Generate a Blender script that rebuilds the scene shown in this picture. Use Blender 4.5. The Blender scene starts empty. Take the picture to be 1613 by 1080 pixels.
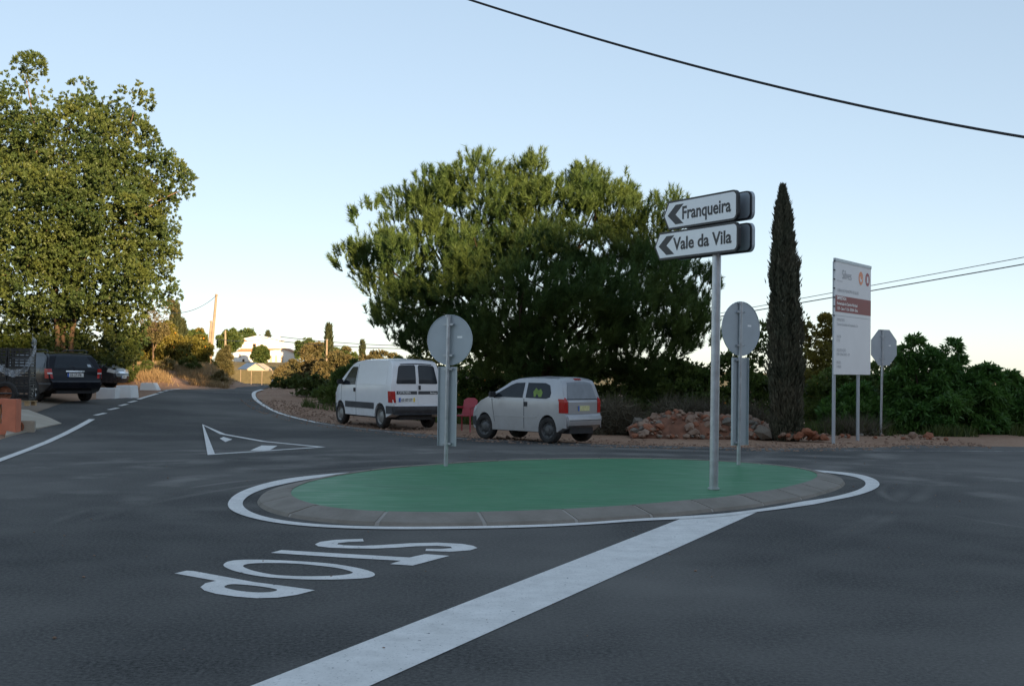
import bpy, bmesh, math, random
import numpy as np
from mathutils import Vector, Matrix
from mathutils.geometry import tessellate_polygon

# ------------------------------------------------------------------ camera, sky, sun
scene = bpy.context.scene
COL = scene.collection
F = 1882.0
PITCH = math.radians(1.22); ROLL = math.radians(0.7); CAM_H = 1.6
CAM_R = Matrix.Rotation(math.pi/2 + PITCH, 3, 'X') @ Matrix.Rotation(ROLL, 3, 'Z')
cam_d = bpy.data.cameras.new('camera'); cam = bpy.data.objects.new('camera', cam_d); COL.objects.link(cam)
cam.matrix_world = Matrix.Translation((0, 0, CAM_H)) @ CAM_R.to_4x4()
cam_d.sensor_width = 36.0; cam_d.lens = 36.0 * F / 1613.0
cam_d.clip_start = 0.1; cam_d.clip_end = 6000
scene.camera = cam

SUN_EL = 9.5; SUN_AZ = 150.0          # low evening sun, behind and to the right of the camera
world = bpy.data.worlds.new('World'); scene.world = world; world.use_nodes = True
wn = world.node_tree.nodes; wl = world.node_tree.links; wn.clear()
w_out = wn.new('ShaderNodeOutputWorld'); w_bg = wn.new('ShaderNodeBackground'); w_sky = wn.new('ShaderNodeTexSky')
w_sky.sky_type = 'NISHITA'; w_sky.sun_disc = False
w_sky.sun_elevation = math.radians(SUN_EL); w_sky.sun_rotation = math.radians(SUN_AZ)
w_sky.altitude = 50; w_sky.air_density = 0.62; w_sky.dust_density = 0.25; w_sky.ozone_density = 1.0
w_bg.inputs['Strength'].default_value = 0.15
w_gm = wn.new('ShaderNodeGamma'); w_gm.inputs['Gamma'].default_value = 0.42     # photographic shoulder of the whole sky
wl.new(w_sky.outputs[0], w_gm.inputs['Color']); w_hs = wn.new('ShaderNodeHueSaturation'); w_hs.inputs['Saturation'].default_value = 1.2
wl.new(w_gm.outputs[0], w_hs.inputs['Color']); wl.new(w_hs.outputs[0], w_bg.inputs['Color']); wl.new(w_bg.outputs[0], w_out.inputs['Surface'])

sd = bpy.data.lights.new('sun', 'SUN'); sun = bpy.data.objects.new('sun', sd); COL.objects.link(sun)
sd.energy = 3.3; sd.angle = math.radians(0.55); sd.color = (1.0, 0.71, 0.42)
TO_SUN = Vector((math.sin(math.radians(SUN_AZ))*math.cos(math.radians(SUN_EL)),
                 math.cos(math.radians(SUN_AZ))*math.cos(math.radians(SUN_EL)), math.sin(math.radians(SUN_EL))))
sun.rotation_euler = TO_SUN.to_track_quat('Z', 'Y').to_euler()
sun.location = (0, 0, 60)

vs = scene.view_settings
vs.view_transform = 'Standard'; vs.look = 'None'; vs.gamma = 1.0; vs.use_curve_mapping = False
vs.exposure = 1.76
scene.render.resolution_x = 1024; scene.render.resolution_y = 685

random.seed(7); RNG = np.random.default_rng(7)

# ------------------------------------------------------------------ terrain function and pixel helpers
def sm(t):
    t = max(0.0, min(1.0, t)); return t*t*(3-2*t)
def bump(x, y, cx, cy, rx, ry, h):
    d = ((x-cx)/rx)**2 + ((y-cy)/ry)**2
    return h*math.exp(-d*d)
LT = (-math.sin(math.radians(180-SUN_AZ)), math.cos(math.radians(180-SUN_AZ)))   # ground direction the light travels
SHADE_RIDGE_S = -150.0
TANE = math.tan(math.radians(SUN_EL))
FAR_C = [(-11.0, 50.6, .62), (-12.3, 58, .8), (-17, 80, 1.4), (-26, 120, 1.8), (-36.2, 165, 1.85), (-44.5, 205, 1.85), (-53, 235, 1.85), (-66, 256, 1.85), (-95, 275, 1.85)]
def road_gap(x, y):
    best = 1e9
    for a, b in zip(FAR_C[:-1], FAR_C[1:]):
        dx, dy = b[0]-a[0], b[1]-a[1]; t = max(0, min(1, ((x-a[0])*dx+(y-a[1])*dy)/(dx*dx+dy*dy)))
        best = min(best, math.hypot(x-a[0]-dx*t, y-a[1]-dy*t))
    return best
def H(x, y):
    z = 0.62*sm((0.6*y - x - 22)/20.0)
    if y > 50: z -= 2.2*sm((y-54)/90.0)
    # earth bank left of the far road
    if y > 45 and x < 20:
        b = bump(x, y, -16.6, 57.0, 4.9, 5.6, 0.85) + bump(x, y, -24, 68, 7, 9, 1.0) + bump(x, y, -33, 86, 7, 10, 1.6) + bump(x, y, -1.0, 60, 7.5, 12, 0.7)
        if b > 0.01: z += b*sm((road_gap(x, y)-(.75 if y < 62 else 2.4))/1.6)
        z += bump(x, y, -66, 312, 40, 50, 4.1)*sm((road_gap(x, y)-3)/15)
    s = LT[0]*x + LT[1]*y
    if s < -55:  # unseen ridge added behind the camera to shade the foreground
        l = -LT[1]*x + LT[0]*y
        s0 = 60 - 10*sm((l+17.2)/2.0) + 12*sm((l+12.0)/3.0)          # crest dipped to shape its shadow, so sun reaches the bank
        crest = TANE*(s0 - SHADE_RIDGE_S) + 0.25*math.sin(l/2.3) + 0.25*math.sin(l/4.1+1)
        z += crest*sm((-55-s)/(-55-SHADE_RIDGE_S)) if s > SHADE_RIDGE_S else crest
    return z
def ray(px, py):
    return CAM_R @ Vector(((px-806.5)/F, -(py-540.0)/F, -1.0))
def hit(px, py, dz=0.0):
    d = ray(px, py); z = 0.0; p = None
    for i in range(50):
        t = (z + dz - CAM_H)/d.z; p = d*t; z = 0.5*z + 0.5*0.62*sm((0.6*p.y - p.x - 22)/20.0)
    return Vector((p.x, p.y, z + dz))
def at(px, py, Y):
    d = ray(px, py); t = Y/d.y
    return Vector((d.x*t, Y, d.z*t + CAM_H))
def onplane(px, py, p0, n):
    d = ray(px, py); o = Vector((0, 0, CAM_H)); t = (p0-o).dot(n)/d.dot(n)
    return o + d*t

# ------------------------------------------------------------------ object helpers
def link(o, parent=None):
    COL.objects.link(o)
    if parent is not None: o.parent = parent
    return o
def tag(o, label=None, cat=None, group=None, kind=None):
    if label: o['label'] = label
    if cat: o['category'] = cat
    if group: o['group'] = group
    if kind: o['kind'] = kind
    return o
def empty(name, loc=(0, 0, 0), rz=0.0):
    o = bpy.data.objects.new(name, None); o.empty_display_size = 0.3
    COL.objects.link(o); o.location = loc; o.rotation_euler = (0, 0, rz)
    return o
def copy_tree(o, parent=None):
    c = o.copy(); COL.objects.link(c); c.parent = parent
    for ch in list(o.children): copy_tree(ch, c)
    return c

class MB:
    def __init__(s): s.v = []; s.f = []
    def add(s, vs_, fs):
        b = len(s.v); s.v += [tuple(v) for v in vs_]; s.f += [tuple(i+b for i in f) for f in fs]; return s
    def box(s, c, size, rz=0.0, M=None):
        x, y, z = size[0]/2, size[1]/2, size[2]/2
        pts = [Vector((a*x, b*y, d*z)) for d in (-1, 1) for a, b in ((-1, -1), (1, -1), (1, 1), (-1, 1))]
        R = Matrix.Rotation(rz, 3, 'Z') if M is None else M
        pts = [R @ p + Vector(c) for p in pts]
        return s.add(pts, [(3, 2, 1, 0), (4, 5, 6, 7), (0, 1, 5, 4), (1, 2, 6, 5), (2, 3, 7, 6), (3, 0, 4, 7)])
    def tube(s, path, radii, n=10, cap=True):
        path = [Vector(p) for p in path]
        if not hasattr(radii, '__len__'): radii = [radii]*len(path)
        rings = []; up = None
        for i, p in enumerate(path):
            a = path[max(0, i-1)]; b = path[min(len(path)-1, i+1)]
            t = (b-a).normalized()
            if up is None:
                up = Vector((0, 0, 1)) if abs(t.z) < 0.9 else Vector((1, 0, 0))
            u = (up - t*up.dot(t)).normalized(); w = t.cross(u); up = u
            rings.append([p + (u*math.cos(2*math.pi*k/n) + w*math.sin(2*math.pi*k/n))*radii[i] for k in range(n)])
        vs_ = [q for r in rings for q in r]; fs = []
        for i in range(len(path)-1):
            for k in range(n):
                k2 = (k+1) % n
                fs.append((i*n+k, i*n+k2, (i+1)*n+k2, (i+1)*n+k))
        if cap:
            fs.append(tuple(range(n-1, -1, -1))); fs.append(tuple((len(path)-1)*n+k for k in range(n)))
        return s.add(vs_, fs)
    def lathe(s, prof, n=24, M=None, closed=False):
        """prof: (radius, height along local axis); axis = local y when M given maps it"""
        vs_ = []; fs = []
        for (r, h) in prof:
            for k in range(n):
                a = 2*math.pi*k/n
                p = Vector((r*math.cos(a), h, r*math.sin(a)))
                vs_.append(M @ p if M is not None else p)
        m = len(prof)
        for i in range(m if closed else m-1):
            j = (i+1) % m
            for k in range(n):
                k2 = (k+1) % n
                fs.append((i*n+k, j*n+k, j*n+k2, i*n+k2))
        return s.add(vs_, fs)
    def prism(s, pts, fn):
        """pts 2D outline; fn(u,v,t) maps to 3D for t=0,1; caps tessellated"""
        n = len(pts)
        a = [fn(p[0], p[1], 0) for p in pts]; b = [fn(p[0], p[1], 1) for p in pts]
        tri = tessellate_polygon([[Vector((p[0], p[1], 0)) for p in pts]])
        fs = [tuple(t) for t in tri] + [tuple(i+n for i in reversed(t)) for t in tri]
        for i in range(n):
            j = (i+1) % n; fs.append((i, j, j+n, i+n))
        return s.add(a+b, fs)
    def build(s, name, mat, parent=None, smooth=False, angle=35, bevel=0.0):
        me = bpy.data.meshes.new(name); me.from_pydata(s.v, [], s.f); me.validate()
        bm = bmesh.new(); bm.from_mesh(me)
        bmesh.ops.recalc_face_normals(bm, faces=bm.faces)
        if bevel > 0:
            es = [e for e in bm.edges if len(e.link_faces) == 2 and e.calc_face_angle(0) > 0.7]
            bmesh.ops.bevel(bm, geom=es, offset=bevel, segments=2, affect='EDGES', clamp_overlap=True)
        bm.to_mesh(me); bm.free()
        if smooth:
            me.polygons.foreach_set('use_smooth', [True]*len(me.polygons))
            me.set_sharp_from_angle(angle=math.radians(angle))
        if mat is not None: me.materials.append(mat)
        o = bpy.data.objects.new(name, me); link(o, parent)
        return o

def flat_poly(loops):
    """loops: list of 2D point lists (outer, holes) -> verts, tris"""
    vl = [[Vector((p[0], p[1], 0)) for p in l] for l in loops]
    flat = [p for l in vl for p in l]
    return flat, [tuple(t) for t in tessellate_polygon(vl)]

def sheet(name, loops, off, mat, parent=None, step=None, hf=None):
    """a thin sheet draped on the terrain, off metres above it"""
    vs_, fs = flat_poly(loops)
    bm = bmesh.new(); bv = [bm.verts.new(v) for v in vs_]
    for f in fs:
        try: bm.faces.new([bv[i] for i in f])
        except ValueError: pass
    if step:
        xs = [v.x for v in vs_]; ys = [v.y for v in vs_]
        for ax, lo, hi in ((0, min(xs), max(xs)), (1, min(ys), max(ys))):
            c = math.floor(lo/step)*step + step
            while c < hi:
                co = [0, 0, 0]; co[ax] = c; no = [0, 0, 0]; no[ax] = 1
                bmesh.ops.bisect_plane(bm, geom=bm.verts[:]+bm.edges[:]+bm.faces[:], plane_co=co, plane_no=no, dist=1e-5)
                c += step
    for v in bm.verts: v.co.z = (hf or H)(v.co.x, v.co.y) + off
    bmesh.ops.recalc_face_normals(bm, faces=bm.faces)
    for f in bm.faces:
        if f.normal.z < 0: f.normal_flip()
    me = bpy.data.meshes.new(name); bm.to_mesh(me); bm.free()
    me.materials.append(mat)
    return link(bpy.data.objects.new(name, me), parent)

def text_mesh(body, size, weight=0.0, align='CENTER', spacing=1.0, xscale=1.0):
    cu = bpy.data.curves.new('txt', 'FONT'); cu.body = body; cu.size = size; cu.align_x = align
    cu.offset = weight; cu.space_character = spacing; cu.resolution_u = 3
    ob = bpy.data.objects.new('txt', cu); COL.objects.link(ob)
    dg = bpy.context.evaluated_depsgraph_get(); dg.update()
    me = bpy.data.meshes.new_from_object(ob.evaluated_get(dg))
    bpy.data.objects.remove(ob); bpy.data.curves.remove(cu)
    if xscale != 1.0:
        for v in me.vertices: v.co.x *= xscale
    me.materials.clear()
    return me
def put_text(name, body, size, mat, origin, xdir, zdir, parent=None, weight=0.0, align='LEFT', xscale=1.0, spacing=1.0):
    me = text_mesh(body, size, weight, align, spacing, xscale); me.name = name
    xd = Vector(xdir).normalized(); zd = Vector(zdir).normalized(); nd = xd.cross(zd)
    M = Matrix((xd, zd, nd)).transposed()
    for v in me.vertices: v.co = M @ v.co + Vector(origin)
    me.materials.append(mat)
    o = link(bpy.data.objects.new(name, me), parent); o['kind'] = 'stuff'
    return o

# ------------------------------------------------------------------ materials
class N:
    def __init__(s, name):
        s.m = bpy.data.materials.new(name); s.m.use_nodes = True
        s.t = s.m.node_tree; s.n = s.t.nodes; s.l = s.t.links
        s.b = s.n['Principled BSDF']; s.out = s.n['Material Output']
    def new(s, t, **kw):
        n = s.n.new(t)
        for k, v in kw.items(): setattr(n, k, v)
        return n
    def coord(s, which='Object'):
        return s.new('ShaderNodeTexCoord').outputs[which]
    def pos(s):
        return s.new('ShaderNodeNewGeometry').outputs['Position']
    def noise(s, vec, scale, detail=4, rough=0.55, w=None):
        n = s.new('ShaderNodeTexNoise'); n.inputs['Scale'].default_value = scale
        n.inputs['Detail'].default_value = detail; n.inputs['Roughness'].default_value = rough
        s.l.new(vec, n.inputs['Vector']); return n.outputs['Fac']
    def ramp(s, fac, stops):
        r = s.new('ShaderNodeValToRGB'); e = r.color_ramp.elements
        while len(e) < len(stops): e.new(0.5)
        for i, (p, c) in enumerate(stops):
            e[i].position = p; e[i].color = (c, c, c, 1) if not hasattr(c, '__len__') else (*c, 1)
        s.l.new(fac, r.inputs['Fac']); return r.outputs['Color']
    def mix(s, fac, a, b, mode='MIX'):
        n = s.new('ShaderNodeMix', data_type='RGBA', blend_type=mode)
        for sock, v in ((n.inputs[0], fac), (n.inputs[6], a), (n.inputs[7], b)):
            if hasattr(v, 'is_linked'): s.l.new(v, sock)
            elif hasattr(v, '__len__'): sock.default_value = (*v, 1)
            else: sock.default_value = v
        return n.outputs[2]
    def math(s, op, a, b=0.0, c=0.0):
        n = s.new('ShaderNodeMath', operation=op)
        for i, v in enumerate((a, b, c)):
            if hasattr(v, 'is_linked'): s.l.new(v, n.inputs[i])
            else: n.inputs[i].default_value = v
        return n.outputs[0]
    def bump(s, h, strength, dist=0.01):
        n = s.new('ShaderNodeBump'); n.inputs['Strength'].default_value = strength; n.inputs['Distance'].default_value = dist
        s.l.new(h, n.inputs['Height']); s.l.new(n.outputs[0], s.b.inputs['Normal'])
    def set(s, color=None, rough=None, metal=None, spec=None, coat=None):
        for k, v in (('Base Color', color), ('Roughness', rough), ('Metallic', metal), ('Specular IOR Level', spec), ('Coat Weight', coat)):
            if v is None: continue
            if hasattr(v, 'is_linked'): s.l.new(v, s.b.inputs[k])
            elif hasattr(v, '__len__'): s.b.inputs[k].default_value = (*v, 1)
            else: s.b.inputs[k].default_value = v
        return s

def simple(name, col, rough=0.6, metal=0.0, var=0.15, scale=6.0, spec=0.5, bump=0.0, bscale=60.0, coat=None):
    m = N(name); c = m.coord()
    f = m.noise(c, scale, 5)
    a = tuple(x*(1-var) for x in col); b = tuple(min(1, x*(1+var)) for x in col)
    m.set(m.mix(m.ramp(f, [(0.3, 0.0), (0.7, 1.0)]), a, b), rough, metal, spec, coat)
    if bump: m.bump(m.noise(c, bscale, 4), bump)
    return m.m

def mat_asphalt():
    m = N('asphalt'); p = m.pos()
    fine = m.noise(p, 34, 5, 0.85); mid = m.noise(p, 1.3, 5, 0.6); big = m.noise(p, 0.16, 4, 0.6)
    col = m.mix(m.ramp(fine, [(0.40, 0.0), (0.64, 1.0)]), (0.022, 0.0225, 0.0225), (0.128, 0.125, 0.117))
    col = m.mix(m.math('MULTIPLY', m.ramp(mid, [(0.4, 0.0), (0.75, 1.0)]), 0.4), col, (0.092, 0.09, 0.086))
    # dusty wheel tracks swept round the island
    sep = m.new('ShaderNodeSeparateXYZ'); m.l.new(p, sep.inputs[0])
    dust = None
    wob = m.math('MULTIPLY', m.math('SUBTRACT', m.noise(p, 0.22, 3), 0.5), 1.6)
    streak = m.ramp(m.noise(p, 0.8, 6, 0.7), [(0.35, 0.0), (0.7, 1.0)])
    for cx, cy, r, w, a in ((1.0, 15.8, 5.6, .35, .5), (1.0, 15.8, 7.1, .45, .55), (1.0, 15.8, 8.6, .4, .4), (-2.0, 9.0, 11.5, .5, .4), (-1.0, 10.0, 13.2, .35, .45), (6.5, 9.0, 6.0, .6, .3), (10, 14, 8.0, .5, .4), (10, 14, 6.4, .5, .35), (-9, 30, 17.5, .4, .5), (-9, 30, 15.6, .35, .5)):
        dx = m.math('SUBTRACT', sep.outputs[0], cx); dy = m.math('SUBTRACT', sep.outputs[1], cy)
        rr = m.math('SQRT', m.math('ADD', m.math('MULTIPLY', dx, dx), m.math('MULTIPLY', dy, dy)))
        d = m.math('DIVIDE', m.math('ADD', m.math('SUBTRACT', rr, r), wob), w)
        g = m.math('MULTIPLY', m.math('POWER', 2.718, m.math('MULTIPLY', m.math('MULTIPLY', d, d), -1.0)), a*2.6)
        dust = g if dust is None else m.math('MAXIMUM', dust, g)
    def circ(q):
        (ax, ay), (bx, by), (cx_, cy_) = [(hit(*w_).x, hit(*w_).y) for w_ in q]
        d = 2*(ax*(by-cy_)+bx*(cy_-ay)+cx_*(ay-by))
        ux = ((ax*ax+ay*ay)*(by-cy_)+(bx*bx+by*by)*(cy_-ay)+(cx_*cx_+cy_*cy_)*(ay-by))/d
        uy = ((ax*ax+ay*ay)*(cx_-bx)+(bx*bx+by*by)*(ax-cx_)+(cx_*cx_+cy_*cy_)*(bx-ax))/d
        return ux, uy, math.hypot(ax-ux, ay-uy)
    thin = None; wob2 = m.math('MULTIPLY', wob, 0.08)
    for q, w, a in ((((60, 835), (250, 776), (560, 741)), .09, .5), (((40, 862), (230, 794), (500, 752)), .10, .4), (((90, 815), (280, 766), (600, 735)), .08, .3), (((1320, 850), (1440, 790), (1478, 735)), .14, .3), (((1250, 870), (1385, 806), (1432, 742)), .14, .28), (((1610, 744), (1500, 748), (1420, 757)), .07, .4)):
        cx, cy, r = circ(q)
        dx = m.math('SUBTRACT', sep.outputs[0], cx); dy = m.math('SUBTRACT', sep.outputs[1], cy)
        rr = m.math('SQRT', m.math('ADD', m.math('MULTIPLY', dx, dx), m.math('MULTIPLY', dy, dy)))
        d = m.math('DIVIDE', m.math('ADD', m.math('SUBTRACT', rr, r), wob2), w)
        g = m.math('MULTIPLY', m.math('POWER', 2.718, m.math('MULTIPLY', m.math('MULTIPLY', d, d), -1.0)), a)
        thin = g if thin is None else m.math('MAXIMUM', thin, g)
    yfade = m.new('ShaderNodeMapRange'); yfade.inputs[1].default_value = 11.0; yfade.inputs[2].default_value = 17.0
    m.l.new(sep.outputs[1], yfade.inputs[0])
    dust = m.math('MULTIPLY', m.math('MULTIPLY', dust, streak), m.math('ADD', m.math('MULTIPLY', yfade.outputs[0], 0.8), 0.2))
    patch = m.math('MULTIPLY', m.ramp(big, [(0.42, 0.0), (0.64, 1.0)]), 0.6)
    ym = m.new('ShaderNodeMapRange'); ym.inputs[1].default_value = 11.2; ym.inputs[2].default_value = 13.0; m.l.new(sep.outputs[1], ym.inputs[0])
    thin = m.math('MULTIPLY', m.math('MULTIPLY', m.math('MULTIPLY', thin, ym.outputs[0]), 1.7), m.ramp(m.noise(p, 0.35, 3), [(0.38, 0.1), (0.58, 1.0)]))
    col = m.mix(m.math('MAXIMUM', m.math('MAXIMUM', dust, patch), thin), col, (0.20, 0.19, 0.172))
    specks = m.ramp(m.noise(p, 19, 2, 0.5), [(0.755, 0.0), (0.79, 1.0)])
    col = m.mix(m.math('MULTIPLY', specks, 0.6), col, (0.3, 0.29, 0.27))
    m.set(col, 0.9, 0, 0.18); m.bump(fine, 0.6, 0.006)
    return m.m
def mat_paint():
    m = N('road_paint'); p = m.pos()
    f = m.noise(p, 4, 6, 0.7); g = m.noise(p, 45, 4, 0.75); h = m.noise(p, 26, 2, 0.5)
    col = m.mix(m.ramp(f, [(0.3, 0.0), (0.7, 1.0)]), (0.62, 0.605, 0.57), (0.82, 0.80, 0.76))
    col = m.mix(m.math('MULTIPLY', m.ramp(g, [(0.56, 0.0), (0.68, 1.0)]), 0.5), col, (0.2, 0.2, 0.2))
    col = m.mix(m.ramp(h, [(0.715, 0.0), (0.735, 1.0)]), col, (0.06, 0.06, 0.07))
    m.set(col, 0.7, 0, 0.4); m.bump(g, 0.3, 0.004)
    return m.m
def mat_worn():
    m = N('worn_thin_paint'); p = m.pos()
    f = m.noise(p, 3, 5, 0.7)
    m.set(m.mix(m.ramp(f, [(0.38, 0.0), (0.6, 1.0)]), (0.10, 0.10, 0.10), (0.42, 0.41, 0.39)), 0.8, 0, 0.3)
    return m.m
def mat_green():
    m = N('green_coating'); p = m.pos()
    f = m.noise(p, 0.9, 5, 0.6)
    mp = m.new('ShaderNodeMapping'); mp.inputs['Scale'].default_value = (1.2, 9, 1); m.l.new(p, mp.inputs[0])
    s = m.noise(mp.outputs[0], 1.5, 5, 0.6)
    col = m.mix(m.ramp(f, [(0.3, 0.0), (0.7, 1.0)]), (0.032, 0.175, 0.072), (0.052, 0.225, 0.098))
    col = m.mix(m.math('MULTIPLY', m.ramp(s, [(0.5, 0.0), (0.75, 1.0)]), 0.35), col, (0.06, 0.26, 0.14))
    st = m.ramp(m.noise(p, 0.45, 4, 0.6), [(0.60, 0.0), (0.72, 1.0)])
    col = m.mix(m.math('MULTIPLY', st, 0.45), col, (0.03, 0.085, 0.05))
    sp_ = m.ramp(m.noise(p, 16, 3, 0.6), [(0.66, 0.0), (0.74, 1.0)])
    col = m.mix(m.math('MULTIPLY', sp_, 0.5), col, (0.16, 0.20, 0.14))
    m.set(col, m.ramp(s, [(0.3, 0.38), (0.7, 0.7)]), 0, 0.3); m.bump(s, 0.25, 0.008)
    return m.m
def mat_concrete(name='kerb_concrete', a=(0.215, 0.192, 0.16), b=(0.31, 0.28, 0.24)):
    m = N(name); p = m.pos()
    f = m.noise(p, 2.2, 6, 0.7); g = m.noise(p, 40, 3)
    col = m.mix(m.ramp(f, [(0.3, 0.0), (0.68, 1.0)]), a, b)
    col = m.mix(m.math('MULTIPLY', g, 0.3), col, tuple(x*0.5 for x in a))
    m.set(col, 0.9, 0, 0.3); m.bump(g, 0.5, 0.005)
    return m.m
def mat_ground():
    m = N('earth'); p = m.pos()
    a = m.noise(p, 0.6, 6, 0.65); b = m.noise(p, 14, 4, 0.7); c = m.noise(p, 0.05, 3)
    col = m.mix(m.ramp(a, [(0.3, 0.0), (0.7, 1.0)]), (0.25, 0.135, 0.08), (0.40, 0.25, 0.165))
    col = m.mix(m.ramp(b, [(0.45, 0.0), (0.75, 0.8)]), col, (0.46, 0.34, 0.25))
    sep = m.new('ShaderNodeSeparateXYZ'); m.l.new(p, sep.inputs[0])
    far = m.new('ShaderNodeMapRange'); far.inputs[1].default_value = 60; far.inputs[2].default_value = 110
    m.l.new(sep.outputs[1], far.inputs[0])
    grass = m.mix(m.ramp(c, [(0.35, 0.0), (0.65, 1.0)]), (0.14, 0.13, 0.05), (0.30, 0.24, 0.10))
    col = m.mix(m.math('MULTIPLY', far.outputs[0], 0.8), col, grass)
    m.set(col, 0.95, 0, 0.2); m.bump(b, 0.8, 0.04)
    return m.m
def mat_leaf(name, dark, light, transl=0.3, rough=0.5, spot=None, scale=0.8):
    m = N(name); g = m.new('ShaderNodeNewGeometry')
    rnd = g.outputs['Random Per Island']
    col = m.mix(rnd, dark, light)
    cl = m.ramp(m.noise(g.outputs['Position'], scale, 3), [(0.38, 0.0), (0.66, 1.0)])
    col = m.mix(m.math('MULTIPLY', cl, 0.55), col, spot or light)
    m.set(col, rough, 0, 0.35)
    tr = m.new('ShaderNodeBsdfTranslucent'); m.l.new(m.mix(0.5, col, light), tr.inputs['Color'])
    mx = m.new('ShaderNodeMixShader'); mx.inputs[0].default_value = transl
    m.l.new(m.b.outputs[0], mx.inputs[1]); m.l.new(tr.outputs[0], mx.inputs[2]); m.l.new(mx.outputs[0], m.out.inputs['Surface'])
    return m.m
def mat_bark(name, a, b):
    m = N(name); p = m.pos()
    mp = m.new('ShaderNodeMapping'); mp.inputs['Scale'].default_value = (9, 9, 1.6); m.l.new(p, mp.inputs[0])
    f = m.noise(mp.outputs[0], 2.0, 5, 0.7)
    m.set(m.mix(m.ramp(f, [(0.3, 0.0), (0.7, 1.0)]), a, b), 0.9, 0, 0.2); m.bump(f, 0.8, 0.03)
    return m.m
def mat_carpaint(name, col, metal=0.0, rough=0.3, dirt=(0.28, 0.22, 0.17), damt=0.35, coat=0.6):
    m = N(name); c = m.coord()
    sep = m.new('ShaderNodeSeparateXYZ'); m.l.new(c, sep.inputs[0])
    low = m.new('ShaderNodeMapRange'); low.inputs[1].default_value = 0.75; low.inputs[2].default_value = 0.2
    m.l.new(sep.outputs[2], low.inputs[0])
    f = m.noise(c, 3.5, 6, 0.7)
    d = m.math('MULTIPLY', m.math('ADD', m.math('MULTIPLY', low.outputs[0], 0.8), 0.25), m.math('MULTIPLY', m.ramp(f, [(0.35, 0.0), (0.7, 1.0)]), damt))
    m.set(m.mix(d, col, dirt), m.math('ADD', m.math('MULTIPLY', d, 0.5), rough), metal, 0.5)
    m.b.inputs['Specular IOR Level'].default_value = 0.5 if coat > .3 else 0.22
    m.b.inputs['Coat Weight'].default_value = coat; m.b.inputs['Coat Roughness'].default_value = 0.12
    return m.m
def mat_glass(name='car_glass', col=(0.012, 0.016, 0.02), rough=0.06):
    m = N(name); c = m.coord(); f = m.noise(c, 5, 5)
    m.set(m.mix(f, col, tuple(min(1, x*1.8+.004) for x in col)), m.math('ADD', m.math('MULTIPLY', f, 0.08), rough), 0, 0.35)
    return m.m

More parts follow.
